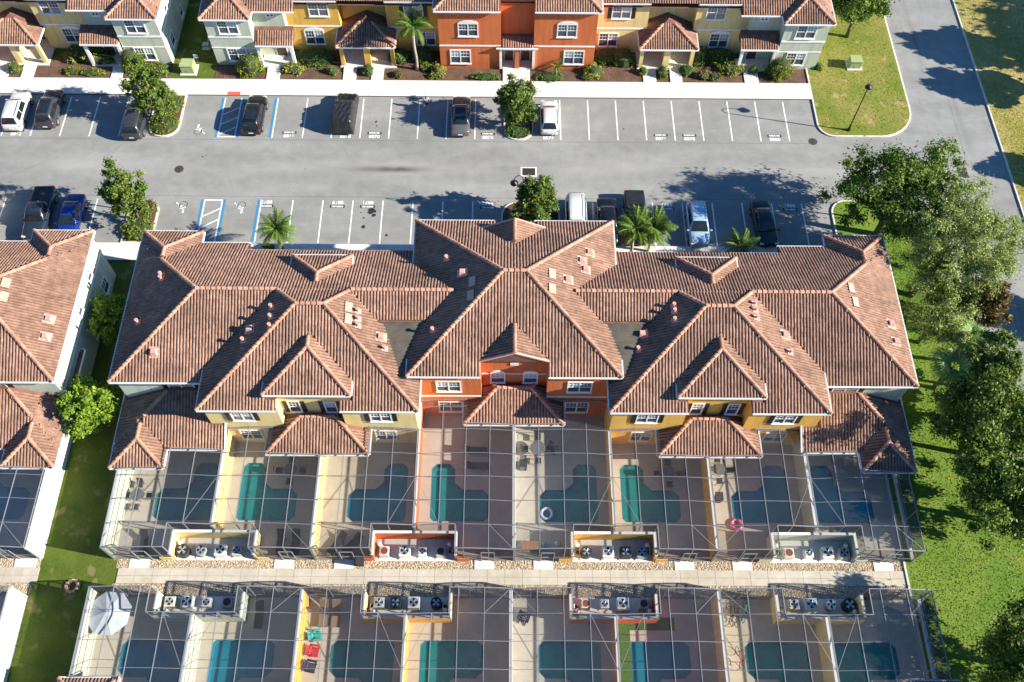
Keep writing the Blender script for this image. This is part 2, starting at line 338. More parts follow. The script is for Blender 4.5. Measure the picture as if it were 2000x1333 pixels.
class MB:
    def __init__(s): s.v = []; s.f = []
    def add(s, vs, fs):
        b = len(s.v); s.v += [tuple(x) for x in vs]; s.f += [tuple(b+i for i in q) for q in fs]; return s
    def box(s, x0, x1, y0, y1, z0, z1):
        return s.add([(x0,y0,z0),(x1,y0,z0),(x1,y1,z0),(x0,y1,z0),(x0,y0,z1),(x1,y0,z1),(x1,y1,z1),(x0,y1,z1)],
                     [(3,2,1,0),(4,5,6,7),(0,1,5,4),(1,2,6,5),(2,3,7,6),(3,0,4,7)])
    def cbox(s, x, y, z, sx, sy, sz): return s.box(x-sx/2, x+sx/2, y-sy/2, y+sy/2, z-sz/2, z+sz/2)
    def prism(s, poly, z0, z1):
        n = len(poly)
        return s.add([(x,y,z0) for x,y in poly]+[(x,y,z1) for x,y in poly],
                     [tuple(range(n-1,-1,-1)), tuple(range(n,2*n))]+[(i,(i+1)%n,n+(i+1)%n,n+i) for i in range(n)])
    def quad(s, *p): return s.add(p, [tuple(range(len(p)))])
    def bar(s, a, b, w, h=None):
        a = Vector(a); b = Vector(b); h = h or w
        d = (b-a).normalized(); side = d.cross(Vector((0,0,1)))
        if side.length < 1e-4: side = Vector((1,0,0))
        side.normalize(); u = side.cross(d)
        vs = [p + side*sx*w/2 + u*sy*h/2 for p in (a,b) for sx,sy in ((-1,-1),(1,-1),(1,1),(-1,1))]
        return s.add(vs, [(3,2,1,0),(4,5,6,7),(0,1,5,4),(1,2,6,5),(2,3,7,6),(3,0,4,7)])
    def tube(s, pts, rad, n=8, cap=True):
        pts = [Vector(p) for p in pts]
        if not hasattr(rad, '__len__'): rad = [rad]*len(pts)
        vs = []; prev = None
        for i, p in enumerate(pts):
            d = (pts[min(i+1,len(pts)-1)]-pts[max(i-1,0)]).normalized()
            a = prev if prev is not None else (Vector((1,0,0)) if abs(d.x) < 0.9 else Vector((0,1,0)))
            e1 = (a - d*a.dot(d)).normalized(); e2 = d.cross(e1); prev = e1
            vs += [p + (e1*math.cos(2*math.pi*k/n)+e2*math.sin(2*math.pi*k/n))*rad[i] for k in range(n)]
        fs = [(i*n+k, i*n+(k+1)%n, (i+1)*n+(k+1)%n, (i+1)*n+k) for i in range(len(pts)-1) for k in range(n)]
        if cap: fs += [tuple(range(n-1,-1,-1)), tuple(range((len(pts)-1)*n, len(pts)*n))]
        return s.add(vs, fs)
    def disc(s, x, y, z, r, n=20, h=0.0):
        return s.tube([(x,y,z-max(h,0.004)),(x,y,z)], r, n)
    def lathe(s, prof, c=(0,0,0), n=20):
        vs = [(c[0]+r*math.cos(2*math.pi*k/n), c[1]+r*math.sin(2*math.pi*k/n), c[2]+z) for r, z in prof for k in range(n)]
        return s.add(vs, [(i*n+k, i*n+(k+1)%n, (i+1)*n+(k+1)%n, (i+1)*n+k) for i in range(len(prof)-1) for k in range(n)])
    def obj(s, name, mat, parent=None, loc=None, smooth=False, bevel=0.0):
        off = ORG[parent] if parent is not None else Vector(loc or (0,0,0))
        me = bpy.data.meshes.new(name)
        me.from_pydata([(x-off.x, y-off.y, z-off.z) for x,y,z in s.v], [], s.f)
        if bevel:
            bm = bmesh.new(); bm.from_mesh(me)
            bmesh.ops.bevel(bm, geom=[e for e in bm.edges if len(e.link_faces)==2 and e.calc_face_angle(0) > 0.6], offset=bevel, segments=2, affect='EDGES', profile=0.6)
            bm.to_mesh(me); bm.free()
        if smooth:
            for p in me.polygons: p.use_smooth = True
        me.materials.append(MATS[mat])
        o = bpy.data.objects.new(name, me)
        if parent is not None: return link(o, parent)
        o.location = off; ORG[o] = off; COL.objects.link(o)
        return o
def rounded(pts, radii, seg=7):
    out = []; n = len(pts)
    for i, (p, r) in enumerate(zip(pts, radii)):
        p = Vector(p); a = Vector(pts[i-1]); b = Vector(pts[(i+1)%n])
        if r <= 0: out.append(tuple(p)); continue
        d1 = (a-p).normalized(); d2 = (b-p).normalized()
        c = p + (d1+d2)*r
        p1 = p+d1*r; p2 = p+d2*r
        a1 = math.atan2(p1.y-c.y, p1.x-c.x); a2 = math.atan2(p2.y-c.y, p2.x-c.x)
        while a2-a1 > math.pi: a2 -= 2*math.pi
        while a2-a1 < -math.pi: a2 += 2*math.pi
        for k in range(seg+1):
            t = a1+(a2-a1)*k/seg; out.append((c.x+r*math.cos(t), c.y+r*math.sin(t)))
    return out
def inset(poly, d):
    n = len(poly); out = []
    for i in range(n):
        p = Vector(poly[i]); a = Vector(poly[i-1]); b = Vector(poly[(i+1)%n])
        e1 = (p-a).normalized(); e2 = (b-p).normalized()
        n1 = Vector((-e1.y, e1.x)); n2 = Vector((-e2.y, e2.x))
        m = (n1+n2); m = m.normalized() if m.length > 1e-5 else n1
        out.append(tuple(p + m*d/max(0.35, m.dot(n1))))
    return out
def sheet(name, outer, holes, z, mat, kind='structure', label=None, parent=None, thick=0.0):
    bm = bmesh.new(); es = []
    for lp in [outer]+list(holes):
        vs = [bm.verts.new((x, y, z)) for x, y in lp]
        es += [bm.edges.new((vs[i], vs[(i+1)%len(vs)])) for i in range(len(vs))]
    bmesh.ops.triangle_fill(bm, use_beauty=True, use_dissolve=False, edges=es)
    for f in bm.faces:
        if f.normal.z < 0: f.normal_flip()
    if thick:
        r = bmesh.ops.extrude_face_region(bm, geom=list(bm.faces))
        for v in [g for g in r['geom'] if isinstance(g, bmesh.types.BMVert)]: v.co.z -= thick
        bmesh.ops.recalc_face_normals(bm, faces=bm.faces)
    me = bpy.data.meshes.new(name)
    off = ORG[parent] if parent is not None else Vector((0,0,0))
    for v in bm.verts: v.co -= off
    bm.to_mesh(me); bm.free(); me.materials.append(MATS[mat])
    o = bpy.data.objects.new(name, me)
    if parent is not None: link(o, parent)
    else: COL.objects.link(o); ORG[o] = Vector((0,0,0))
    if kind: o['kind'] = kind
    if label: o['label'] = label
    return o
def rect(x0, x1, y0, y1): return [(x0,y0),(x1,y0),(x1,y1),(x0,y1)]

# ------------------------------------------------------------------ setting
XP = [-29.6, -22.0, -14.62, -7.28, 0.03, 7.37, 14.74, 22.15, 29.6]   # party lines of the eight homes
YF, YN, YB = 20.12, 21.9, 32.2                                        # cage front, step at the utility courts, under the house
def tD(x, y): return (-0.15-x, 37.45-y)
def tC(x, y): return (x-64.6, y)
def tE(x, y): return (-0.15-x-64.75, 37.45-y)
def trect(t, x0, x1, y0, y1):
    a = t(x0, y0); b = t(x1, y1)
    return rect(min(a[0],b[0]), max(a[0],b[0]), min(a[1],b[1]), max(a[1],b[1]))
ident = lambda x, y: (x, y)
holes = [trect(ident, XP[0], XP[8], YF, YB), trect(tD, XP[0], XP[8], YF, YB), trect(tC, XP[7], XP[8], YF, YB), trect(tE, XP[0], XP[1], YF, YB)]
sheet('ground', rect(-450, 450, -300, 700), holes, 0.0, 'lawn_shade_green', label='flat grass ground under the whole estate')
LOT = sheet('parking_lot', rect(-75, 39.2, 48.55, 66.4), [], 0.006, 'asphalt', label='pale grey asphalt parking lot between the rows of homes')
sheet('road', rect(38.4, 46.55, -120, 220), [], 0.0075, 'asphalt', label='pale asphalt road along the right side')
def block(nm, poly, mat, label, kerb=True, h=0.10, kw=0.16):
    if kerb:
        MB().prism(poly, -0.02, h+0.03).obj('kerb', 'kerb')['kind'] = 'structure'
        inner = inset(poly, kw)
    else: inner = poly
    o = MB().prism(inner, 0.0, h+(0.036 if kerb else 0)).obj(nm, mat); tag(o, label, kind='structure'); return o
block('lawn', rounded([(29.35,61.55),(38.85,61.55),(39.05,220),(29.35,220)], [1.6,3.6,0,0]), 'lawn_dry', 'patchy lawn corner between the far homes and the road')
block('lawn', rounded([(29.0,-120),(39.15,-120),(39.15,53.9),(29.0,53.9)], [0,0,4.0,1.5]), 'lawn_green', 'green lawn strip with trees beside the right road')
block('lawn', [(46.45,-120),(260,-120),(260,260),(46.6,260)], 'lawn_straw', 'dry straw-coloured verge across the right road')
# pavements made of single slabs, each a piece
def slabs(nm, x0, x1, y0, y1, nx, ny, h, mat, label, gap=0.018):
    base = MB().box(x0, x1, y0, y1, -0.02, h-0.03).obj(nm, 'iron'); tag(base, label, kind='structure')
    w = (x1-x0)/nx; d = (y1-y0)/ny
    me = None
    for i in range(nx):
        for j in range(ny):
            if me is None:
                o = MB().box(gap/2, w-gap/2, gap/2, d-gap/2, 0, 0.034).obj('slab', mat, None); me = o.data
                COL.objects.unlink(o); bpy.data.objects.remove(o)
            o = bpy.data.objects.new('slab', me); o.location = (x0+i*w, y0+j*d, h-0.03+random.uniform(0,0.003))
            ORG[base] = Vector((0,0,0)); link(o, base)
    return base
slabs('pavement', -58.0, 29.45, 66.34, 68.45, 32, 1, 0.13, 'concrete', 'broad white concrete pavement in front of the far homes')
slabs('pavement', -36.5, 29.0, 46.75, 48.6, 24, 1, 0.13, 'concrete', 'white concrete pavement behind the tiled main building')
slabs('pavement', -75.0, -36.52, 46.75, 48.6, 14, 1, 0.13, 'concrete', 'white concrete pavement behind the left building')
slabs('walkway', -29.1, 30.45, 18.32, 19.46, 46, 2, 0.05, 'concrete_walk', 'beige concrete slab path between the two rows of pool cages')
slabs('walkway', -60.0, -34.85, 18.32, 19.46, 20, 2, 0.05, 'concrete_walk', 'beige concrete slab path ending at the left lawn gap')
# gravel beds
sheet('gravel_bed', rect(-29.3, 30.3, 19.46, 20.2), [], 0.012, 'soil_gravel', label='tan gravel bed along the front of the main row cages')
sheet('gravel_bed', rect(-29.3, 30.3, 17.0, 18.32), [], 0.012, 'soil_gravel', label='shaded gravel bed along the lower row cages')
sheet('gravel_bed', rect(-60, -34.9, 19.46, 20.2), [], 0.012, 'soil_gravel', label='gravel bed in front of the left building cage')
sheet('gravel_bed', rect(-60, -35.2, 17.0, 18.32), [], 0.012, 'soil_gravel', label='gravel bed beside the lower left cage')
def stones(nm, boxes, n, label):
    V = []; T = []
    octa = np.array([(1,0,0),(0,1,0),(-1,0,0),(0,-1,0),(0,0,1),(0,0,-0.4)], float)
    fs = np.array([(0,1,4),(1,2,4),(2,3,4),(3,0,4)])
    ar = np.array([(b[1]-b[0])*(b[3]-b[2]) for b in boxes]); pick = rng.choice(len(boxes), n, p=ar/ar.sum())
    B = np.array(boxes)[pick]
    px = B[:,0]+(B[:,1]-B[:,0])*rng.random(n); py = B[:,2]+(B[:,3]-B[:,2])*rng.random(n)
    s = rng.uniform(0.025, 0.075, n); an = rng.uniform(0, 6.28, n); st = rng.uniform(0.6, 1.0, n)
    O = octa[None]*np.stack([s, s*st, s*0.8], 1)[:,None]
    c, sn = np.cos(an)[:,None], np.sin(an)[:,None]
    X = O[...,0]*c-O[...,1]*sn + px[:,None]; Y = O[...,0]*sn+O[...,1]*c + py[:,None]; Z = O[...,2] + 0.02
    V = np.stack([X,Y,Z], -1); F = (fs[None]+np.arange(n)[:,None,None]*6).reshape(-1,3)
    o = bpy.data.objects.new(nm, np_mesh(nm, V, F, 'stone', False, np.repeat(rng.random(n), 6)))
    COL.objects.link(o); tag(o, label, kind='stuff')
stones('gravel', [(-29.2,30.2,19.48,20.12),(-29.2,30.2,17.42,18.3),(-44,-35,19.48,20.12),(-44,-35.3,17.42,18.3)], 26000, 'loose tan and grey gravel stones along the path')
# entrance pads of the cages
for i, x in enumerate((-27.64,-16.96,-12.53,-2.15,2.22,12.69,16.99,27.49)):
    o = MB().box(-0.72, 0.72, -0.36, 0.36, 0, 0.07).obj('stepping_pad', 'concrete', None); o.location = (x, 19.82, 0.012)
    tag(o, 'pale concrete stepping pad at the gate of the %s home from the left' % ('first','second','third','fourth','fifth','sixth','seventh','eighth')[i], 'pad', 'concrete pads at the cage gates')
o = MB().box(-0.8, 0.8, -0.36, 0.36, 0, 0.07).obj('stepping_pad', 'concrete', None); o.location = (-36.0, 19.82, 0.012)
tag(o, 'pale concrete stepping pad by the left building cage', 'pad', 'concrete pads at the cage gates')
# mulch beds of the far homes
sheet('mulch_bed', rect(-60, -34.2, 68.46, 71.0), [], 0.03, 'mulch', label='brown mulch bed in front of the far left building')
sheet('mulch_bed', rect(-29.75, 30.3, 68.46, 73.5), [], 0.03, 'mulch', label='brown mulch bed in front of the far right building')
sheet('mulch_bed', rect(-29.6, 29.0, 45.4, 46.74), [], 0.02, 'mulch', label='mulch strip between pavement and main building')
# islands in the parking lot
ISL = {}
for key, poly, rad, mt, lab in (
    ('ul', [(-35.0,60.95),(-32.05,60.95),(-32.05,66.34),(-35.0,66.34)], [1.35,1.35,0,0], 'mulch', 'kerbed planting island with a lamp in the far row, left'),
    ('ll', [(-34.95,48.6),(-32.2,48.6),(-32.2,53.45),(-34.95,53.45)], [0,0,1.3,1.3], 'mulch', 'kerbed planting island in the near row, left'),
    ('uc', [(-0.98,60.85),(1.9,60.85),(1.9,66.34),(-0.98,66.34)], [1.35,1.35,0,0], 'mulch', 'kerbed planting island in the far row, centre'),
    ('lc', [(-1.15,48.6),(4.2,48.6),(4.2,53.5),(-1.15,53.5)], [0,0,1.6,1.6], 'mulch', 'kerbed planting island in the near row, centre')):
    ISL[key] = block('planting_island', rounded(poly, rad), mt, lab)
# painted markings: parts of the lot
ORG[LOT] = Vector((0,0,0))
def stripe(x0, y0, x1, y1, w=0.12, mat='paint_white', z=0.012, nm='parking_stripe'):
    MB().quad(*[(a[0], a[1], z) for a in ((x0-w/2,y0),(x0+w/2,y0),(x1+w/2,y1),(x1-w/2,y1))]).obj(nm, mat, LOT)
def line(x0, y0, x1, y1, w, mat='paint_white', z=0.012, nm='hatch_line'):
    d = Vector((x1-x0, y1-y0)).normalized(); s = Vector((-d.y, d.x))*w/2
    MB().quad((x0-s.x,y0-s.y,z),(x0+s.x,y0+s.y,z),(x1+s.x,y1+s.y,z),(x1-s.x,y1-s.y,z)).obj(nm, mat, LOT)
U0, U1, L0, L1 = 61.0, 66.05, 48.75, 53.55
P = 2.743
for k in (0,1,2,3,4,5,6,9,10,11,12,13,14,15,16,17): stripe(-20.2+P*k, U0, -20.2+P*k, U1)
for x in (-51.6, -48.85, -46.1, -43.3, -40.5, -37.7): stripe(x, U0, x, U1)
for k in (0,1,2,3,4,5,6,10,11,12,13,14,15,16,17): stripe(-20.2+P*k, L0, -20.2+P*k, L1)
for x in (-49.2, -46.4, -43.6, -40.9, -38.05): stripe(x, L0, x, L1)
for (ya, yb) in ((U0, U1), (L0, L1)):
    stripe(-28.25, ya, -28.25, yb); stripe(-28.47, ya, -28.47, yb, 0.2, 'paint_blue', nm='blue_stripe')
    stripe(-26.65, ya, -26.65, yb); stripe(-26.43, ya, -26.43, yb, 0.2, 'paint_blue', nm='blue_stripe')
    stripe(-23.1, ya, -23.1, yb); stripe(-23.32, ya, -23.32, yb, 0.22, 'paint_blue', nm='blue_stripe')
    e = ya+0.06 if ya == U0 else yb-0.06
    line(-28.25, e, -26.65, e, 0.12, z=0.013)
    for q in range(4):
        y = ya+0.35+q*1.25
        if y+0.95 < yb: line(-28.2, y, -26.7, y+0.95, 0.12, z=0.013)
def pav_text(s, x, y, size, rot, mat, z, nm):
    cu = bpy.data.curves.new(nm, 'FONT'); cu.body = s; cu.size = size; cu.align_x = 'CENTER'; cu.align_y = 'CENTER'
    cu.materials.append(MATS[mat]); cu.offset = 0.012
    o = bpy.data.objects.new(nm, cu); o.location = (x, y, z); o.rotation_euler = (0, 0, rot); link(o, LOT)
def bay(num, x, up):
    rot = 0 if up else math.pi; y = 61.2 if up else 53.32; s = 1 if up else -1
    pav_text(num, x, y, 0.52, rot, 'paint_white', 0.014, 'bay_number')
    yy = y+s*0.46
    MB().quad((x-0.68,yy-0.15,0.011),(x+0.68,yy-0.15,0.011),(x+0.68,yy+0.15,0.011),(x-0.68,yy+0.15,0.011)).obj('reserved_panel', 'paint_black', LOT)
    pav_text('RESERVED', x, yy, 0.235, rot, 'paint_white', 0.015, 'reserved_lettering')
for num, x in (('8862',-47.5),('8864',-36.3),('8866',-21.5),('8868',-16.1),('8870',-13.35),('8872',-2.5),('8874',3.3),('8876',14.1),('8878',16.85),('8880',25.05)): bay(num, x, True)
for num, x in (('8865',-39.6),('8867',-22.6),('8869',-16.1),('8871',-13.35),('8873',-2.4),('8877',14.0),('8881',25.3)): bay(num, x, False)
def wheelchair(x, y, s, rot):
    m = MB()
    def T(a, b):
        c, q = math.cos(rot), math.sin(rot); return (x+(a*c-b*q)*s, y+(a*q+b*c)*s, 0.0135)
    def ln(pts, w):
        for (a, b), (c, d) in zip(pts, pts[1:]):
            v = Vector((c-a, d-b)).normalized(); n = Vector((-v.y, v.x))*w/2; e = v*w*0.35
            m.quad(T(a-n.x-e.x,b-n.y-e.y), T(c-n.x+e.x,d-n.y+e.y), T(c+n.x+e.x,d+n.y+e.y), T(a+n.x-e.x,b+n.y-e.y))
    ln([(0.32*math.cos(t)-0.05, 0.32*math.sin(t)-0.18) for t in np.linspace(R(120), R(375), 15)], 0.11)
    ln([(-0.1,0.42),(-0.06,0.0),(0.26,0.0),(0.38,-0.36),(0.52,-0.32)], 0.13); ln([(-0.08,0.2),(0.18,0.2)], 0.08)
    m.add([T(-0.1+0.1*math.cos(t), 0.56+0.1*math.sin(t)) for t in np.linspace(0, 6.283, 11)[:-1]], [tuple(range(10))])
    m.obj('wheelchair_symbol', 'paint_white', LOT)
wheelchair(-30.2, 61.85, 1.15, 0); wheelchair(-30.15, 52.75, 1.15, math.pi); wheelchair(-24.85, 52.75, 1.15, math.pi)
o = MB().quad((-28.1,66.3,0.142),(-26.85,66.3,0.142),(-26.85,66.75,0.142),(-28.1,66.75,0.142)).obj('tactile_panel', 'paint_red')
tag(o, 'red tactile ramp panel set in the white pavement', 'panel')
# oil stains (worn pavement with shapes of their own)
def blotch(x, y, r, n=14):
    m = MB(); m.add([(x+r*random.uniform(0.5,1.1)*math.cos(2*math.pi*k/n), y+r*random.uniform(0.5,1.1)*math.sin(2*math.pi*k/n), 0.0105) for k in range(n)], [tuple(range(n))])
    m.obj('oil_stain', 'oil', LOT)
for y in (53.95, 60.72):
    line(-60, y, 29, y, 0.05, 'seam', 0.0095, 'pavement_seam')
for x, y, r in ((-12.95,52.35,0.42),(-12.7,51.9,0.25),(-13.55,50.6,0.22),(-13.6,51.6,0.1),(-13.9,52.2,0.08),(-17.4,52.6,0.1),(-11.4,49.7,0.16),(-13.3,63.1,0.15),(-13.2,62.6,0.1),(-19.5,57.2,0.07),(-29.3,58.6,0.09),(-29.0,58.7,0.07),(-3.9,62.4,0.08),(10.6,62.4,0.1),(24.0,50.5,0.14)): blotch(x, y, r)
# manholes and drains: things let into the asphalt
def manhole(x, y, lab):
    t = thing('manhole', lab, 'manhole', (x, y, 0.006))
    m = MB(); m.tube([(x,y,0.006),(x,y,0.014)], 0.43, 24); m.obj('frame', 'iron', t)
    m = MB(); m.tube([(x,y,0.012),(x,y,0.022)], 0.35, 24)
    for k in range(6):
        a = k*math.pi/6; m.bar((x-0.3*math.cos(a),y-0.3*math.sin(a),0.026),(x+0.3*math.cos(a),y+0.3*math.sin(a),0.026),0.02,0.008)
    m.obj('cover', 'iron', t)
manhole(28.65, 61.0, 'round iron manhole cover beside the right lawn kerb')
manhole(-31.24, 57.07, 'round rusty manhole cover in the left driving lane')
def drain(x, y, w, d, conc, lab):
    t = thing('storm_drain', lab, 'drain', (x, y, 0.006))
    if conc:
        MB().box(x-w/2-0.16,x+w/2+0.16,y-d/2-0.14,y+d/2+0.14,0.004,0.016).obj('concrete_frame','concrete',t)
    MB().box(x-w/2,x+w/2,y-d/2,y+d/2,0.008,0.02).obj('pit','grille_dark',t)
    m = MB()
    for k in range(9): m.box(x-w/2+0.03+k*w/9, x-w/2+0.09+k*w/9, y-d/2, y+d/2, 0.02, 0.03)
    m.obj('grate','iron',t)
drain(1.4, 57.05, 1.2, 0.85, True, 'square storm drain grate with a pale concrete frame in the lane')
drain(42.2, 57.3, 0.9, 1.2, False, 'dark storm drain grate in the right road')

# ------------------------------------------------------------------ the terrace building (built once, then copied)
BLD = thing('townhouse_building', 'main terrace of green, cream, orange and gold homes under red tiled hips', 'building', (0, 38, 0), 'tiled terraces of the estate')
ROOFS = []
SL = 0.49
class Roof:
    def __init__(s, x0, x1, y0, y1, ze, W=1, E=1, S=1, N=1, r=None, notch=(), sl=SL, gut=True):
        s.__dict__.update(x0=x0,x1=x1,y0=y0,y1=y1,ze=ze,W=W,E=E,S=S,N=N,notch=notch,sl=sl,gut=gut)
        w, d = x1-x0, y1-y0
        if r is None:
            if W and E and S and N: r = min(w,d)/2
            elif not (W and E): r = d/2
            else: r = w/2
        s.r = r
        ROOFS.append(s)
    def z(s, x, y):
        d = np.full(np.shape(x), s.r, float)
        if s.W: d = np.minimum(d, x-s.x0)
        if s.E: d = np.minimum(d, s.x1-x)
        if s.S: d = np.minimum(d, y-s.y0)
        if s.N: d = np.minimum(d, s.y1-y)
        ok = (x >= s.x0)&(x <= s.x1)&(y >= s.y0)&(y <= s.y1)
        for sd, a, b, dep in s.notch:
            ok &= ~((x > a)&(x < b)&((y < s.y0+dep) if sd == 'S' else (y > s.y1-dep)))
        return np.where(ok, s.ze+s.sl*d, -99.0)
    def sides(s):
        if s.S: yield 'S', s.x0, s.W, s.x1, s.E
        if s.N: yield 'N', s.x0, s.W, s.x1, s.E
        if s.W: yield 'W', s.y0, s.S, s.y1, s.N
        if s.E: yield 'E', s.y0, s.S, s.y1, s.N
    def T(s, sd, u, v):
        if sd == 'S': return u, s.y0+v
        if sd == 'N': return u, s.y1-v
        if sd == 'W': return s.x0+v, u
        return s.x1-v, u
def Hmax(x, y, but):
    h = np.full(np.shape(x), -99.0)
    for q in ROOFS:
        if q is not but: h = np.maximum(h, q.z(x, y))
    return h
CY = 15.1
Roof(-30.24, 30.24, 31.75, 44.42, 6.0, notch=(('S', -10.6, 10.6, 4.15), ('N', -21.4, 21.4, 1.02)))
for c in (-CY, CY):
    Roof(c-8.1, c+8.1, 29.26, 43.40, 6.45, notch=(('S', c-2.35, c+2.35, 1.12), ('N', c-2.3, c+2.3, 1.15)))
Roof(-7.92, 7.92, 31.65, 45.77, 7.4, notch=(('S', -2.5, 2.5, 1.28), ('N', -1.6, 1.6, 1.25)))
for c in (-CY, CY):
    Roof(c-3.2, c+3.2, 30.04, 37.0, 7.43, N=0)
    Roof(c-2.35, c+2.35, 36.0, 42.2, 7.55, S=0)
Roof(-2.57, 2.57, 32.68, 38.0, 7.9, S=0, N=0)
Roof(-2.45, 2.45, 40.5, 44.75, 7.9, S=0, N=0)
Roof(-30.21, -25.4, 39.0, 45.55, 5.985, S=0); Roof(25.4, 30.21, 39.0, 45.55, 5.985, S=0)
for c in (-14.85, 14.85): Roof(c-3.9, c+3.9, 27.4, 32.5, 2.7)
Roof(-3.86, 3.86, 29.94, 35.04, 2.7)
Roof(-30.26, -21.83, 27.77, 36.3, 2.7, E=0); Roof(21.83, 30.26, 27.77, 36.3, 2.7, W=0)
Roof(-30.23, -26.26, 26.23, 31.5, 2.69, N=0); Roof(26.26, 30.23, 26.23, 31.5, 2.69, N=0)
for c in (-14.85, 14.85): Roof(c-2.85, c+2.85, 40.5, 45.66, 2.8, S=0)
Roof(-25.55, -21.85, 43.9, 45.72, 2.95, W=0, E=0, S=0, r=1.82); Roof(21.85, 25.55, 43.9, 45.72, 2.95, W=0, E=0, S=0, r=1.82)
Roof(-2.05, 2.05, 44.3, 45.72, 2.9, W=0, E=0, S=0, r=1.42)
CAPS = []
def build_roof(s, lifts):
    m = MB()
    for sd, a0, ka, b0, kb in s.sides():
        vm = s.r
        if ka and kb: vm = min(vm, (b0-a0)/2)
        pts = [(a0, 0)]
        for nsd, a, b, dep in s.notch:
            if nsd == sd: pts += [(a, 0), (a, dep), (b, dep), (b, 0)]
        pts += [(b0, 0), (b0-kb*vm, vm)]
        if abs((b0-kb*vm)-(a0+ka*vm)) > 1e-4: pts.append((a0+ka*vm, vm))
        P3 = [(*s.T(sd, u, v), s.ze+s.sl*v) for u, v in pts]
        if sd in 'NW': P3.reverse()
        m.add(P3, [tuple(range(len(P3)))])
    sof = [(s.x0, s.y0)]
    for nsd, a, b, dep in s.notch:
        if nsd == 'S': sof += [(a, s.y0), (a, s.y0+dep), (b, s.y0+dep), (b, s.y0)]
    sof += [(s.x1, s.y0), (s.x1, s.y1)]
    for nsd, a, b, dep in s.notch:
        if nsd == 'N': sof += [(b, s.y1), (b, s.y1-dep), (a, s.y1-dep), (a, s.y1)]
    sof.append((s.x0, s.y1))
    m.add([(x, y, s.ze-0.02) for x, y in reversed(sof)], [tuple(range(len(sof)))])
    top = s.ze+s.sl*s.r; ym = (s.y0+s.y1)/2; xm = (s.x0+s.x1)/2
    for flag, x in ((s.W, s.x0), (s.E, s.x1)):
        if not flag and s.S and s.N: m.add([(x,s.y0,s.ze-0.02),(x,s.y1,s.ze-0.02),(x,ym,top)], [(0,1,2)])
        if not flag and s.N and not s.S: m.add([(x,s.y0,s.ze-0.02),(x,s.y1,s.ze-0.02),(x,s.y0,top)], [(0,1,2)])
    for flag, y in ((s.S, s.y0), (s.N, s.y1)):
        if not flag and s.W and s.E: m.add([(s.x0,y,s.ze-0.02),(s.x1,y,s.ze-0.02),(xm,y,top)], [(0,1,2)])
    ro = m.obj('roof', 'roof_underlay', BLD)
    # barrel tiles: real geometry, joined per roof
    tw, rw = 0.236, 0.33
    VV, FF, TT = [], [], []; nb = 0
    for sd, a0, ka, b0, kb in s.sides():
        rows = np.arange(int(s.r/rw)+1)*rw; us = np.arange(a0+tw/2, b0, tw)
        U, Vv = np.meshgrid(us, rows); U = U.ravel(); Vv = Vv.ravel(); vc = np.minimum(Vv+rw/2, s.r)
        ok = (U >= a0+ka*vc-0.06)&(U <= b0-kb*vc+0.06)&(Vv < s.r-0.05)
        for nsd, a, b, dep in s.notch:
            if nsd == sd: ok &= ~((U > a-0.05)&(U < b+0.05)&(Vv < dep-0.03))
        U, Vv, vc = U[ok], Vv[ok], vc[ok]
        x, y = s.T(sd, U, vc); zc = s.ze+s.sl*vc
        keep = zc > Hmax(x, y, s)-0.03
        U, Vv = U[keep], Vv[keep]; n = len(U)
        if not n: continue
        ou = np.array([-0.45,-0.33,-0.12,0.12,0.33,0.45])*tw; oh = np.array([0.0,0.06,0.095,0.095,0.06,0.0])
        jit = rng.normal(0, 0.006, n); ju = rng.normal(0, 0.006, n)
        vhi = np.minimum(Vv+rw+0.03, s.r)
        V = np.zeros((n, 12, 3))
        for e, (vv, lift) in enumerate(((Vv-0.035, 0.040), (vhi, 0.012))):
            uu = U[:,None]+ou[None]+ju[:,None]
            X, Y = s.T(sd, uu, np.repeat(vv[:,None], 6, 1))
            V[:, e*6:e*6+6, 0] = X; V[:, e*6:e*6+6, 1] = Y
            V[:, e*6:e*6+6, 2] = s.ze+s.sl*vv[:,None]+oh[None]+lift+(jit[:,None] if e == 0 else 0)
        q = np.array([(k, k+1, k+7, k+6) for k in range(5)])
        if sd in 'NW': q = q[:, ::-1]
        VV.append(V.reshape(-1,3)); FF.append((q[None]+np.arange(n)[:,None,None]*12).reshape(-1,4)+nb); nb += n*12
        TT.append(np.repeat(np.clip(rng.normal(0.5, 0.12, n), 0, 1), 12))
    if VV:
        V = np.concatenate(VV)-np.array(ORG[BLD])[None]
        o = bpy.data.objects.new('roof_tiles', np_mesh('roof_tiles', V, np.concatenate(FF), 'roof_tile', False, np.concatenate(TT)))
        link(o, ro); o['kind'] = 'stuff'
    # white gutters along the eaves
    if s.gut:
        zz = s.ze+0.0
        for sd, a0, ka, b0, kb in s.sides():
            cuts = [a0]
            for nsd, a, b, dep in s.notch:
                if nsd == sd: cuts += [a, b]
            cuts.append(b0)
            for a, b in zip(cuts[::2], cuts[1::2]):
                pa, pb = s.T(sd, a, -0.06), s.T(sd, b, -0.06)
                MB().bar((*pa, zz), (*pb, zz), 0.11, 0.13).obj('gutter', 'gutter_white', ro)
        for flag, x in ((s.W, s.x0), (s.E, s.x1)):
            if not flag and s.S and s.N:
                [MB().bar((x,yy,s.ze+0.03),(x,ym,top+0.03),0.1,0.2).obj('barge_board', 'gutter_white', ro) for yy in (s.y0, s.y1)]
        if s.W and s.E and not s.S and not s.N:
            for y in (s.y0, s.y1):
                for x in (s.x0, s.x1): MB().bar((x, y, s.ze+0.05), (xm, y, top+0.05), 0.12, 0.16).obj('barge_board', 'vent_pink', ro)
    # hip and ridge lines, collected for the cap tiles
    L = []
    r = s.r
    if s.S and s.W: L.append(((s.x0,s.y0,s.ze),(s.x0+r,s.y0+r,top)))
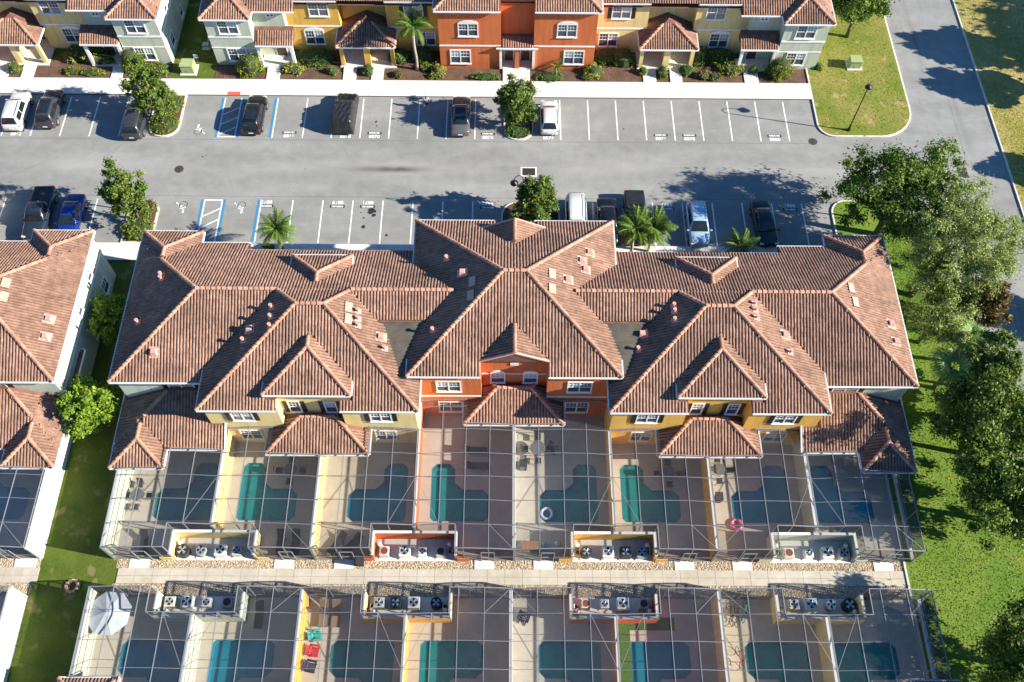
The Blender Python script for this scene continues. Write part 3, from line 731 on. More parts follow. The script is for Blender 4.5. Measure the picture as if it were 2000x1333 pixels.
    if s.S and s.E: L.append(((s.x1,s.y0,s.ze),(s.x1-r,s.y0+r,top)))
    if s.N and s.W: L.append(((s.x0,s.y1,s.ze),(s.x0+r,s.y1-r,top)))
    if s.N and s.E: L.append(((s.x1,s.y1,s.ze),(s.x1-r,s.y1-r,top)))
    if s.S and s.N and abs((s.y1-s.y0)/2-r) < 1e-3: L.append(((s.x0+(r if s.W else 0),ym,top),(s.x1-(r if s.E else 0),ym,top)))
    if s.W and s.E and abs((s.x1-s.x0)/2-r) < 1e-3: L.append(((xm,s.y0+(r if s.S else 0),top),(xm,s.y1-(r if s.N else 0),top)))
    for a, b in L:
        a = Vector(a); b = Vector(b); d = b-a; n = max(1, int(d.length/0.40))
        for k in range(n):
            c = a+d*((k+0.5)/n)
            if c.z-0.14 > float(Hmax(np.array(c.x), np.array(c.y), s)):
                CAPS.append((c+Vector((0,0,0.10)), d.normalized(), ro))
for s in ROOFS: build_roof(s, 0)
# cap tile: tapered half barrel, 0.44 m
def cap_mesh():
    V = []; F = []
    for e, (x, r) in enumerate(((-0.22, 0.165), (0.22, 0.13))):
        for k in range(7):
            a = math.pi*k/6; V.append((x, r*math.cos(a), r*0.95*math.sin(a)-0.02+(0.03 if e == 0 else 0)))
    for k in range(6): F.append((k, k+1, k+8, k+7))
    F.append((0,1,2,3,4,5,6))
    return V, F
cv, cf = cap_mesh(); cmes = []
for q in range(4):
    me = bpy.data.meshes.new('ridge_tile'); me.from_pydata(cv, [], cf); me.materials.append(MATS['ridge_tile'])
    a = me.attributes.new('tint', 'FLOAT', 'POINT'); a.data.foreach_set('value', [0.15+0.23*q]*len(cv)); cmes.append(me)
CAPS.sort(key=lambda c: (c[0]-Vector((-0.65, 0, 69))).length)
jv, jf, jt = [], [], []
REST = {}
for i, (c, d, ro) in enumerate(CAPS):
    e1 = d; e2 = Vector((0,0,1)).cross(e1).normalized(); e3 = e1.cross(e2)
    Mx = Matrix((e1, e2, e3)).transposed().to_4x4(); Mx.translation = c-ORG[BLD]
    if i < 300:
        o = bpy.data.objects.new('ridge_tile', cmes[i % 4]); o.matrix_local = Mx; link(o, ro); o.matrix_local = Mx
    REST.setdefault('all', []).append((Mx, i))
def joined_caps(sel, nm):
    vs, fs, ts = [], [], []
    for Mx, i in sel:
        b = len(vs); vs += [tuple(Mx @ Vector(v)) for v in cv]; fs += [tuple(b+k for k in f) for f in cf]; ts += [0.15+0.23*(i % 4)]*len(cv)
    me = bpy.data.meshes.new(nm); me.from_pydata(vs, [], fs); me.materials.append(MATS['ridge_tile'])
    a = me.attributes.new('tint', 'FLOAT', 'POINT'); a.data.foreach_set('value', ts)
    return me
o = bpy.data.objects.new('far_ridge_tiles', joined_caps([q for q in REST['all'] if q[1] >= 300], 'far_ridge_tiles')); link(o, BLD); o['kind'] = 'stuff'
CAPS_ALL = joined_caps(REST['all'], 'ridge_tiles')
# low saddle roofs between the hips
for sx in (-1, 1):
    m = MB()
    V = [(-10.6,36.2,8.02),(-5.9,36.2,8.02),(-6.9,31.75,7.22),(-8.75,31.75,7.22)]
    V = [(x*(1 if sx < 0 else -1), y, z) for x, y, z in V]
    if sx < 0: V = V[::-1]
    m.add(V+[(x,y,z-0.3) for x,y,z in V], [(0,1,2,3),(7,6,5,4),(0,4,5,1),(1,5,6,2),(2,6,7,3),(3,7,4,0)])
    fr = m.obj('flat_roof', 'roll_roofing', BLD)
    for k in range(1, 5):
        y = 31.75+k*0.9; z = 7.22+(y-31.75)*0.18+0.012
        m = MB(); m.box(*( (-9.6,-6.9) if sx < 0 else (6.9,9.6)), y-0.02, y+0.02, z-0.02, z); m.obj('roofing_lap', 'roll_roofing', fr)
# walls
def wall(poly, z1, mat, z0=0.0): return MB().prism(poly, z0, z1).obj('wall', mat, BLD)
for sx, ym in ((-1, 'stucco_pale'), (1, 'stucco_gold')):
    f = lambda pts: [(x*sx, y) for x, y in (pts if sx > 0 else pts[::-1])]
    wall(f([(22.6,32.03),(29.95,32.03),(29.95,45.27),(25.7,45.27),(25.7,43.95),(22.6,43.95)]), 6.0, 'stucco_green')
    c = CY
    wall(f([(c-7.8,29.54),(c-2.35,29.54),(c-2.35,30.4),(c+2.35,30.4),(c+2.35,29.54),(c+7.8,29.54),(c+7.8,43.12),(c+2.3,43.12),(c+2.3,41.95),(c-2.3,41.95),(c-2.3,43.12),(c-7.8,43.12)]), 6.44, ym)
    wall(f(rect(c-2.9, c+2.9, 30.405, 36.5)), 7.42, ym, 6.3); wall(f(rect(c-2.1, c+2.1, 36.6, 41.945)), 7.54, ym, 6.3)
wall([(-7.6,31.93),(-2.5,31.93),(-2.5,32.95),(2.5,32.95),(2.5,31.93),(7.6,31.93),(7.6,45.49),(1.6,45.49),(1.6,44.4),(-1.6,44.4),(-1.6,45.49),(-7.6,45.49)], 7.39, 'stucco_orange')
for y0, y1, hw in ((32.955, 36.0, 2.46), (41.5, 44.395, 2.34)):
    m = MB()
    zt = 7.88+SL*hw
    V = [(-hw,y0,7.2),(hw,y0,7.2),(hw,y0,7.86),(0,y0,zt),(-hw,y0,7.86)]
    m.add(V+[(x,y1,z) for x,_,z in V], [(0,1,2,3,4),(9,8,7,6,5),(0,5,6,1),(1,6,7,2),(2,7,8,3),(3,8,9,4),(4,9,5,0)])
    m.obj('wall', 'stucco_orange', BLD)
# white string courses and quoins
def trim(x0, x1, y0, y1, z0, z1, nm='trim_band'): MB().box(x0, x1, y0, y1, z0, z1).obj(nm, 'trim_white', BLD)
for sx in (-1, 1):
    a, b = sorted((25.68*sx, 29.99*sx)); trim(a, b, 45.272, 45.32, 3.52, 3.72); trim(a, b, 45.272, 45.31, 2.25, 2.35)
    a, b = sorted((29.952*sx, 29.99*sx)); trim(a, b, 32.03, 45.3, 3.52, 3.72)
    a, b = sorted((1.62*sx, 7.6*sx)); trim(a, b, 45.492, 45.54, 2.92, 3.08)
    for (p, q) in ((7.32, 12.78), (17.42, 22.88)):
        a, b = sorted((p*sx, q*sx)); trim(a, b, 43.122, 43.17, 3.05, 3.22)
    a, b = sorted((2.52*sx, 7.58*sx)); trim(a, b, 31.88, 31.928, 3.6, 3.75)
trim(-2.45, 2.45, 32.9, 32.953, 5.45, 5.55)
trim(-0.3, 0.3, 32.9, 32.953, 6.85, 7.2, 'gable_vent')
# windows: frame with panes, sill and shutters under it
def window(x, y, z0, z1, w, face, shut=0.0, arch=False, n=2):
    s = -1 if face in 'SW' else 1
    def B(m, a, b, c0, c1, z_0, z_1):    # a..b along the wall, c0..c1 outwards
        lo, hi = sorted((c0*s, c1*s))
        if face in 'SN': m.box(x+a, x+b, y+lo, y+hi, z_0, z_1)
        else: m.box(x+lo, x+hi, y+a, y+b, z_0, z_1)
        return m
    m = MB(); t = 0.1
    B(m, -w/2-t, -w/2, 0.002, 0.07, z0-t, z1+t); B(m, w/2, w/2+t, 0.002, 0.07, z0-t, z1+t)
    B(m, -w/2, w/2, 0.002, 0.07, z1, z1+t); B(m, -w/2, w/2, 0.002, 0.07, z0-t, z0)
    for k in range(1, n): B(m, -w/2+w*k/n-0.05, -w/2+w*k/n+0.05, 0.002, 0.065, z0, z1)
    zm = (z0+z1)/2
    for k in range(n):
        a, b = -w/2+w*k/n, -w/2+w*(k+1)/n
        B(m, a, b, 0.01, 0.052, zm-0.03, zm+0.03)
        for q in (1, 2): B(m, a+(b-a)*q/3-0.013, a+(b-a)*q/3+0.013, 0.01, 0.045, zm, z1)
        B(m, a, b, 0.01, 0.045, (zm+z1)/2-0.013, (zm+z1)/2+0.013)
    if arch:
        pts = [((w/2+t)*math.cos(q), z1+t*0.8+0.34*math.sin(q)) for q in np.linspace(0, math.pi, 11)]
        if face in 'SN':
            V = [(x+a, y+s*0.004, z) for a, z in pts]+[(x+a, y+s*0.068, z) for a, z in pts]; k = len(pts)
            m.add(V, [tuple(range(k)), tuple(range(2*k-1,k-1,-1))]+[(i,(i+1)%k,k+(i+1)%k,k+i) for i in range(k)])
    wo = m.obj('window', 'trim_white', BLD)
    for k in range(n):
        a, b = -w/2+w*k/n, -w/2+w*(k+1)/n
        B(MB(), a, b, 0.003, 0.02, z0, zm).obj('pane', 'pane_dark', wo)
        B(MB(), a, b, 0.003, 0.02, zm, z1).obj('pane', 'pane_blind' if (int(abs(x*7)+k+z0*3) % 3) == 0 else 'pane_dark', wo)
    B(MB(), -w/2-0.14, w/2+0.14, 0.004, 0.12, z0-t-0.07, z0-t-0.002).obj('sill', 'trim_white', wo)
    if shut:
        for q in (-1, 1):
            a, b = sorted((q*(w/2+t+0.02), q*(w/2+t+0.02+shut)))
            B(MB(), a, b, 0.002, 0.06, z0-0.05, z1+0.05).obj('shutter', 'shutter_black', wo)
for sx in (-1, 1):
    c = CY*sx
    for q in (-1, 1):
        window(c+5.15*q, 29.54, 4.3, 5.75, 1.45, 'S', 0.36); window(c+1.35*q, 30.4, 4.05, 5.7, 0.75, 'S', 0.33, n=1)
        window(c+5.2*q, 29.54, 0.9, 2.35, 1.5, 'S')
    window(4.95*sx, 31.93, 4.6, 6.1, 1.7, 'S'); window(4.95*sx, 31.93, 1.0, 2.6, 1.7, 'S')
    window(1.25*sx, 32.95, 4.1, 5.55, 0.95, 'S', arch=True, n=1)
    window(25.2*sx, 32.03, 4.4, 5.6, 1.8, 'S', 0.4); window(24.4*sx, 32.03, 0.9, 2.4, 1.6, 'S')
    window(27.8*sx, 45.27, 4.15, 5.6, 1.75, 'N'); window(27.65*sx, 45.27, 0.7, 2.15, 1.75, 'N')
    window(4.75*sx, 45.49, 4.3, 5.7, 1.75, 'N', arch=True); window(5.6*sx, 45.49, 0.8, 2.4, 1.85, 'N')
    window(19.3*sx, 43.12, 4.5, 5.95, 1.75, 'N'); window(20.2*sx, 43.12, 0.95, 2.55, 1.75, 'N', arch=True)
    window(10.1*sx, 43.12, 4.5, 5.95, 1.7, 'N', 0.38); window(9.1*sx, 43.12, 0.95, 2.5, 1.75, 'N')
    window(23.85*sx, 43.95, 5.1, 5.6, 0.62, 'N')
    fc = 'E' if sx > 0 else 'W'
    for (y, z0, z1, w) in ((42.2,4.1,5.1,0.7),(38.9,4.1,5.1,0.7),(43.2,0.9,2.1,1.0),(38.95,0.7,1.7,0.8)): window(29.95*sx, y, z0, z1, w, fc, n=1)
# entrance porches
def door(x, y, w=0.95, mat='door_dark'):
    d = MB().box(x-w/2, x+w/2, y+0.002, y+0.06, 0.16, 2.25).obj('door', mat, BLD)
    MB().box(x-w/2-0.09, x+w/2+0.09, y+0.001, y+0.045, 0.15, 2.36).obj('door_frame', 'trim_white', d)
    MB().box(x+w/2-0.14, x+w/2-0.08, y+0.06, y+0.1, 1.1, 1.25).obj('handle', 'steel', d)
for sx, ym in ((-1, 'stucco_pale'), (1, 'stucco_gold')):
    c = 14.85*sx
    MB().box(c-2.8, c+2.8, 41.96, 45.6, -0.02, 0.15).obj('porch_slab', 'concrete', BLD)
    for q, w in ((-2.5, 0.36), (0, 0.62), (2.5, 0.36)): MB().box(c+q-w/2, c+q+w/2, 45.05, 45.4, 0.15, 2.7).obj('column', ym, BLD)
    MB().box(c-2.68, c+2.68, 45.0, 45.45, 2.5, 2.78).obj('beam', 'trim_white', BLD)
    MB().box(c-0.1, c+0.1, 41.96, 45.04, 0.15, 2.6).obj('porch_wall', ym, BLD)
    for q in (-1.2, 1.2): door(c+q, 41.95)
    a, b = sorted((22.0*sx, 25.5*sx)); MB().box(a, b, 43.96, 45.65, -0.02, 0.15).obj('porch_slab', 'concrete', BLD)
    for x in (22.15*sx, 25.4*sx): MB().box(x-0.14, x+0.14, 45.3, 45.58, 0.15, 2.85).obj('column', 'trim_white', BLD)
    a, b = sorted((22.0*sx, 25.55*sx)); MB().box(a, b, 45.28, 45.6, 2.6, 2.93).obj('beam', 'trim_white', BLD)
    door(23.6*sx, 43.95)
    door(0.82*sx, 44.4, 0.85)
    MB().box(1.62*sx-0.12, 1.62*sx+0.12, 45.5, 45.68, 0.15, 2.85).obj('column', 'trim_white', BLD)
MB().box(-1.55, 1.55, 44.41, 45.6, -0.02, 0.15).obj('porch_slab', 'concrete', BLD)
MB().box(-0.22, 0.22, 45.35, 45.66, 0.15, 2.85).obj('column', 'stucco_orange', BLD)
MB().box(-1.75, 1.75, 45.46, 45.7, 2.62, 2.88).obj('beam', 'trim_white', BLD)
# roof furniture: vent pipes, box vents, paler replacement tiles
def on_roof(x, y): return float(Hmax(np.array(x), np.array(y), None))
def slope_at(x, y):
    e = 0.05; return ((on_roof(x+e,y)-on_roof(x-e,y))/(2*e), (on_roof(x,y+e)-on_roof(x,y-e))/(2*e))
def vent(x, y, kind):
    z = on_roof(x, y)+0.06; gx, gy = slope_at(x, y); m = MB()
    if kind == 'pipe':
        m.tube([(x,y,z-0.1),(x,y,z+0.42)], 0.1, 10); m.tube([(x,y,z+0.42),(x,y,z+0.5)], 0.14, 10)
        m.add([(x+a,y+b,z+gx*a+gy*b+0.07) for a,b in ((-0.22,-0.22),(0.22,-0.22),(0.22,0.22),(-0.22,0.22))], [(0,1,2,3)])
        m.obj('vent_pipe', 'vent_pink', BLD)
    elif kind == 'hood':
        q = [(-0.26,-0.26),(0.26,-0.26),(0.26,0.26),(-0.26,0.26)]
        m.add([(x+a*1.5,y+b*1.5,z+(gx*a+gy*b)*1.5+0.06) for a,b in q], [(0,1,2,3)])
        m.add([(x+a,y+b,z+gx*a+gy*b) for a,b in q]+[(x+a*0.7,y+b*0.7,z+0.34) for a,b in q], [(4,5,6,7),(0,1,5,4),(1,2,6,5),(2,3,7,6),(3,0,4,7)])
        m.obj('box_vent', 'vent_pink', BLD)
    else:
        q = [(-0.25,-0.42),(0.25,-0.42),(0.25,0.42),(-0.25,0.42)]
        if abs(gx) < abs(gy): q = [(b,a) for a,b in q][::-1]
        V = [(x+a,y+b,z+gx*a+gy*b+0.13) for a,b in q]
        m.add(V+[(a,b,c-0.1) for a,b,c in V], [(0,1,2,3),(0,4,5,1),(1,5,6,2),(2,6,7,3),(3,7,4,0)])
        m.obj('roof_patch', 'vent_pale', BLD)
for x, y, k in ((-27.46,40.33,'pipe'),(-27.38,39.97,'pipe'),(-28.73,36.44,'pipe'),(-26.9,33.73,'hood'),(-19.7,35.09,'hood'),(-20.1,34.2,'pipe'),(-18.1,36.5,'pipe'),(-18.04,35.63,'pipe'),(-17.97,34.82,'pipe'),
                (-11.66,36.36,'pipe'),(-11.61,35.7,'pipe'),(-11.57,35.14,'pipe'),(-9.92,34.65,'hood'),(-9.61,33.74,'pipe'),(-6.1,34.98,'pipe'),(-5.27,41.14,'pipe'),(-3.97,39.45,'hood'),
                (5.86,42.03,'hood'),(5.2,41.03,'hood'),(5.46,40.32,'hood'),(4.04,38.91,'hood'),(9.57,35.11,'hood'),(9.17,33.9,'pipe'),(11.88,36.9,'pipe'),(11.89,36.4,'pipe'),(11.83,35.67,'pipe'),
                (17.93,37.01,'pipe'),(17.94,36.48,'pipe'),(17.93,35.81,'pipe'),(20.25,35.03,'hood'),(20.46,33.6,'pipe'),(29.0,36.78,'hood'),(29.1,35.26,'hood'),
                (25.83,39.03,'patch'),(25.95,37.82,'patch'),(2.82,39.02,'patch'),(2.79,37.69,'patch'),(-12.31,36.5,'patch'),(-12.25,35.5,'patch'),(-3.2,38.4,'patch'),(-3.3,37.2,'patch')):
    vent(x, y, k)
# the same terrace stands four more times around it
def another(loc, rot, label):
    c = copy_tree(BLD, None, ('ridge_tile', 'far_ridge_tiles'))
    o = bpy.data.objects.new('ridge_tiles', CAPS_ALL); COL.objects.link(o); o.parent = c; o['kind'] = 'stuff'
    KIDS.setdefault(c, []).append(o)
    c.location = loc; c.rotation_euler = (0, 0, rot); c['label'] = label
    return c
another((0.3, 77.75, 0), math.pi, 'far terrace showing its orange centre front and porches across the parking lot')
another((-64.15, 77.75, 0), math.pi, 'far left terrace with cream wall and green end, past the grass gap')
another((-64.6, 38, 0), 0, 'left terrace whose tall white side wall faces the main building')
another((-0.15, -0.55, 0), math.pi, 'near terrace whose red porch roof corners just enter the bottom edge')

# ------------------------------------------------------------------ pool decks, pools, cages and utility courts
ORD = ('first','second','third','fourth','fifth','sixth','seventh','eighth')
WALLMAT = ('stucco_green','stucco_pale','stucco_pale','stucco_orange','stucco_orange','stucco_gold','stucco_gold','stucco_green')
def pool_poly(i, d=0.0):
    P_ = [(1.2,23.12),(5.0,23.12),(5.4,23.5),(5.4,25.2),(4.9,25.68),(3.35,25.68),(2.75,26.25),(2.75,27.35),(2.35,27.8),(1.3,27.8),(0.92,27.4),(0.92,23.4)]
    if i in (0, 7): P_ = [(u, y) for u, y in P_]
    w = XP[i+1]-XP[i]
    if i % 2: Q = [(XP[i]+u, y) for u, y in P_]
    else: Q = [(XP[i+1]-u, y) for u, y in P_][::-1]
    return inset(Q, d) if d else Q
DECKS = {}; POOLS = {}; CAGES = {}; COURTS = {}
def deck(i, t, lab):
    xa, xb = XP[i], XP[i+1]
    a = [t(x, y) for x, y in rect(xa, xb, YF, YB)]; h = [t(x, y) for x, y in pool_poly(i)]
    return sheet('pool_deck', a, [h], 0.03, 'deck', label=lab, thick=0.12)
for i in range(8):
    DECKS[i] = deck(i, ident, 'beige pool deck of the %s home from the left' % ORD[i])
    deck(i, tD, 'beige pool deck of the %s home from the right, lower row' % ORD[i])
deck(7, tC, 'beige pool deck of the left building'); deck(0, tE, 'beige pool deck at the lower left corner')
def pool(i):
    Q = pool_poly(i); cx = sum(p[0] for p in Q)/len(Q); cy = sum(p[1] for p in Q)/len(Q)
    t = thing('swimming_pool', 'L-shaped pool', 'pool', (cx, cy, 0), 'pools in the cages')
    n = len(Q)
    m = MB(); m.add([(x,y,0.0) for x,y in Q]+[(x,y,-1.25) for x,y in Q], [(i_,n+i_,n+(i_+1)%n,(i_+1)%n)[::-1] for i_ in range(n)]+[tuple(range(n,2*n))])
    m.obj('basin', 'plaster', t)
    m = MB(); inn = inset(Q, 0.05); n = len(Q)
    m.add([(x,y,0.025) for x,y in Q]+[(x,y,0.025) for x,y in inn]+[(x,y,-0.2) for x,y in inn], [(k,(k+1)%n,n+(k+1)%n,n+k) for k in range(n)]+[(n+k,n+(k+1)%n,2*n+(k+1)%n,2*n+k) for k in range(n)])
    m.obj('tile_rim', 'pool_tile', t)
    m = MB(); m.add([(x,y,-0.11) for x,y in inn], [tuple(range(n))]); m.obj('water', 'water_blue' if i in (2, 6, 7) else 'water_teal', t)
    # entry steps at the narrow end
    xs = (XP[i]+0.95, XP[i]+2.72) if i % 2 else (XP[i+1]-2.72, XP[i+1]-0.95)
    for k in range(3):
        y1 = 27.78; y0 = 27.35-k*0.32
        MB().prism([(xs[0]+0.02,y0),(xs[1]-0.02,y0),(xs[1]-0.02,27.38),(xs[1]-0.38,27.76),(xs[0]+0.38,27.76),(xs[0]+0.02,27.38)], -1.2, -0.3-k*0.28).obj('step', 'plaster', t)
    # a swim bench along the wide end
    a, b = (XP[i]+4.6, XP[i]+5.36) if i % 2 else (XP[i+1]-5.36, XP[i+1]-4.6)
    MB().box(a, b, 23.6, 25.1, -1.2, -0.55).obj('bench', 'plaster', t)
    return t
for i in range(8): POOLS[i] = pool(i)
def back(x):
    a = abs(x)
    if a > 26.3: return 26.15
    if a > 21.9: return 27.7
    if 10.95 <= a <= 18.75: return 27.33
    if a > 7.3: return 29.5
    if a > 3.86: return 31.88
    return 29.88
ZS = (2.86, 3.10, 3.17, 3.10, 2.86)
def zc_(i, x):
    t = (x-XP[i])/(XP[i+1]-XP[i])*4; k = min(3, max(0, int(t))); return ZS[k]+(ZS[k+1]-ZS[k])*(t-k)
def cage(i, low=False):
    xa, xb = XP[i]+0.03, XP[i+1]-0.03
    if i % 2: nx = xa+3.05-0.03; front = lambda x: YN if x < nx else YF
    else: nx = xb-3.05+0.03; front = lambda x: YN if x > nx else YF
    t = thing('pool_cage', 'cage', 'pool cage', ((xa+xb)/2, 24, 0), 'screened pool cages')
    xs = [xa+(xb-xa)*k/4 for k in range(5)]; z = lambda x: zc_(i, x)
    # roof beams front to back
    for k, x in enumerate(xs):
        e = x+(0.05 if k < 4 else -0.05)
        yb = back(e) if k in (0, 4) else max(back(e), back(x-0.05))
        MB().bar((x, front(e), z(x)), (x, yb, z(x)+0.02), 0.047, 0.075).obj('roof_beam', 'alu', t)
    MB().bar((nx, YF, z(nx)), (nx, YN, z(nx)), 0.06, 0.09).obj('roof_beam', 'alu', t)
    ys = [YF, YN, 23.75, 25.6, 27.45, 29.4, 31.3]
    def panel(p, nm='screen_panel', mt='screen_mesh'): MB().quad(*p).obj(nm, mt, t)
    cells = []
    for k in range(4):
        a, b = xs[k], xs[k+1]; c = (a+b)/2; yb = back(c)
        segs = [(a, b)]
        if a < nx < b: segs = [(a, nx), (nx, b)]
        # front bay in front of the court line
        for (p, q) in segs:
            if front((p+q)/2) == YF:
                panel([(p,YF,z(p)),(q,YF,z(q)),(q,YN,z(q)),(p,YN,z(p))])
                MB().bar((p,YF,z(p)),(q,YF,z(q)),0.06,0.08).obj('front_beam','alu',t)
                panel([(p,YF,0.08),(q,YF,0.08),(q,YF,z(q)),(p,YF,z(p))], 'front_screen', 'screen_dense')
                MB().bar((p,YF,1.0),(q,YF,1.0),0.04,0.05).obj('front_rail','alu',t)
            else:
                MB().bar((p,YN,z(p)),(q,YN,z(q)),0.06,0.08).obj('front_beam','alu',t)
                panel([(p,YN,1.56),(q,YN,1.56),(q,YN,z(q)),(p,YN,z(p))], 'front_screen', 'screen_dense')
        y = YN
        for yn in ys[2:]+[99]:
            y2 = min(yn, yb)
            if y2-y < 0.05: break
            panel([(a,y,z(a)),(b,y,z(b)),(b,y2,z(b)),(a,y2,z(a))]); cells.append((a,b,y,y2))
            if y > YN or front(c) == YF: MB().bar((a,y,z(a)+0.01),(b,y,z(b)+0.01),0.03,0.045).obj('purlin','alu',t)
            y = y2
            if yn >= yb: break
        MB().bar((a,yb,z(a)+0.01),(b,yb,z(b)+0.01),0.06,0.08).obj('wall_beam','alu',t)
    # braces
    ka = 3 if i % 2 == 0 else 0
    a, b = xs[ka], xs[ka+1]
    MB().bar((a, YN, z(a)) if i % 2 == 0 else (a, 25.6, z(a)), (b, 25.6, z(b)) if i % 2 == 0 else (b, YN, z(b)), 0.03).obj('brace','alu',t)
    kb = 0 if i % 2 == 0 else 3
    a, b = xs[kb], xs[kb+1]
    MB().bar((a, YF, z(a)) if i % 2 == 0 else (b, YF, z(b)), (b, YN, z(b)) if i % 2 == 0 else (a, YN, z(a)), 0.03).obj('brace','alu',t)
    # posts
    for x in xs+[nx]:
        e = min(max(x, xa+0.06), xb-0.06)
        f = front(e); z0 = 0.04 if f == YF else 1.54
        if x == nx: f, z0 = YF, 0.04
        MB().bar((x, f+0.02, z0), (x, f+0.02, z(x)-0.02), 0.07).obj('post', 'alu', t)
    MB().bar((nx, YN, 1.54), (nx, YN, z(nx)), 0.06).obj('post', 'alu', t)
    panel([(nx,YF,1.56),(nx,YN,1.56),(nx,YN,z(nx)),(nx,YF,z(nx))], 'side_screen', 'screen_dense')
    # gate in the front screen
    gx = (xa+1.95) if i % 2 == 0 else (xb-2.35)
    m = MB(); m.bar((gx,YF-0.03,0.06),(gx,YF-0.03,2.15),0.06); m.bar((gx+0.95,YF-0.03,0.06),(gx+0.95,YF-0.03,2.15),0.06); m.bar((gx,YF-0.03,2.12),(gx+0.95,YF-0.03,2.12),0.06); m.bar((gx,YF-0.03,1.0),(gx+0.95,YF-0.03,1.0),0.05)
    g = m.obj('gate', 'alu', t)
    MB().box(gx+0.8, gx+0.9, YF-0.1, YF-0.07, 1.05, 1.15).obj('handle', 'black_metal', g)
    # clear sides above the party walls
    for x, s_ in ((xa, 0), (xb, 1)):
        outer = (i == 0 and s_ == 0) or (i == 7 and s_ == 1)
        y0 = front(x+(0.1 if s_ == 0 else -0.1)); y1 = back(x+(0.1 if s_ == 0 else -0.1))
        zb = 0.42 if (i == 7 and s_ == 1) or (low and s_ == 0) else 2.45
        if outer or s_ == 1:
            panel([(x,y0,zb),(x,y1,zb),(x,y1,2.84),(x,y0,2.84)], 'side_screen', 'screen_dense' if zb < 1 else 'screen_mesh')
        if zb < 1:
            for k in range(1, 4):
                y = y0+(y1-y0)*k/4; MB().bar((x,y,0.4),(x,y,2.82),0.06).obj('post','alu',t)
            MB().bar((x,y0,1.1),(x,y1,1.1),0.05).obj('side_rail','alu',t)
    return t
for i in range(8): CAGES[i] = cage(i)
# party walls between the gardens
PW = {}
for k in range(9):
    x = XP[k]; y0 = YN if k % 2 else YF+0.05; y1 = {0: 27.6, 1: 32.0, 2: 30.3, 3: 31.9, 4: 32.9, 5: 31.9, 6: 30.3, 7: 32.0, 8: 27.6}[k]
    h = 0.42 if k == 8 else 2.42
    t = thing('party_wall', 'w', 'wall', (x, (y0+y1)/2, 0.03), 'walls dividing the pool gardens')
    mt = 'stucco_white' if k == 4 else WALLMAT[min(k, 7)]
    MB().box(x-0.09, x+0.09, y0, y1, 0.031, h).obj('masonry', mt, t)
    MB().box(x-0.115, x+0.115, y0-0.02, y1, h, h+0.06).obj('coping', 'trim_white', t)
    PW[k] = t
# utility courts in front of every second party wall
CMAT = {1: 'stucco_pale', 3: 'stucco_orange', 5: 'stucco_gold', 7: 'stucco_green'}
for k in (1, 3, 5, 7):
    x = XP[k]; t = thing('court_wall', 'c', 'wall', (x, YN, 0.03), 'low walls round the utility courts')
    m_ = CMAT[k]; a, b = x-3.05, x+3.05
    MB().box(a-0.08, b+0.08, YN-0.17, YN-0.02, 0.031, 1.5).obj('back_wall', m_, t)
    MB().box(a-0.1, b+0.1, YN-0.19, YN, 1.5, 1.55).obj('coping', 'trim_white', t)
    for q in (a, b):
        MB().box(q-0.08, q+0.08, YF-0.02, YN-0.171, 0.031, 1.5).obj('side_wall', m_, t)
        MB().box(q-0.1, q+0.1, YF-0.04, YN-0.192, 1.5, 1.55).obj('coping', 'trim_white', t)
        s_ = -1 if q == a else 1
        l, r_ = sorted((q+s_*0.085, q+s_*0.95)); MB().box(l, r_, YF-0.07, YF-0.035, 0.031, 0.75).obj('front_return', m_, t)
    MB().box(a+0.082, b-0.082, YF-0.06, YN-0.172, 0.031, 0.06).obj('court_floor', 'concrete', t)
    COURTS[k] = t
# air-conditioning condensers
def condenser(x, y, s, h, body, kind):
    t = thing('condenser', 'unit', 'air conditioner', (x, y, 0.06), 'condensers in the utility courts')
    MB().box(x-s/2-0.06, x+s/2+0.06, y-s/2-0.06, y+s/2+0.06, 0.061, 0.12).obj('base_pad', 'concrete', t)
    if kind == 'round':
        m = MB(); m.tube([(x,y,0.12),(x,y,h)], s/2, 20); m.obj('casing', body, t)
    else:
        MB().box(x-s/2, x+s/2, y-s/2, y+s/2, 0.12, h).obj('casing', body, t, bevel=0.05)
    rr = s*0.40
    MB().tube([(x,y,h-0.001),(x,y,h+0.012)], rr, 20).obj('fan_well', 'grille_rust' if kind == 'rust' else 'grille_dark', t)
    m = MB(); m.lathe([(rr,h+0.005),(rr+0.03,h+0.03),(rr-0.02,h+0.03)], (x,y,0), 20); m.obj('guard_ring', body, t)
    if kind != 'rust':
        for q in range(4):
            a = q*math.pi/2+0.4; b = a+0.75
            m = MB(); m.add([(x+0.05*math.cos(a),y+0.05*math.sin(a),h+0.014),(x+rr*0.95*math.cos(a),y+rr*0.95*math.sin(a),h+0.014),(x+rr*0.95*math.cos(b),y+rr*0.95*math.sin(b),h+0.03),(x+0.05*math.cos(b),y+0.05*math.sin(b),h+0.03)], [(0,1,2,3)])
            m.obj('fan_blade', 'steel', t)
        MB().tube([(x,y,h+0.01),(x,y,h+0.045)], s*0.09, 10).obj('fan_hub', 'steel', t)
    for q in range(5):
        z = 0.2+q*(h-0.3)/5
        MB().box(x-s*0.4, x+s*0.4, y-s/2-0.012, y-s/2-0.002, z, z+(h-0.3)/9).obj('louvre', body, t) if kind != 'round' else None
    return t
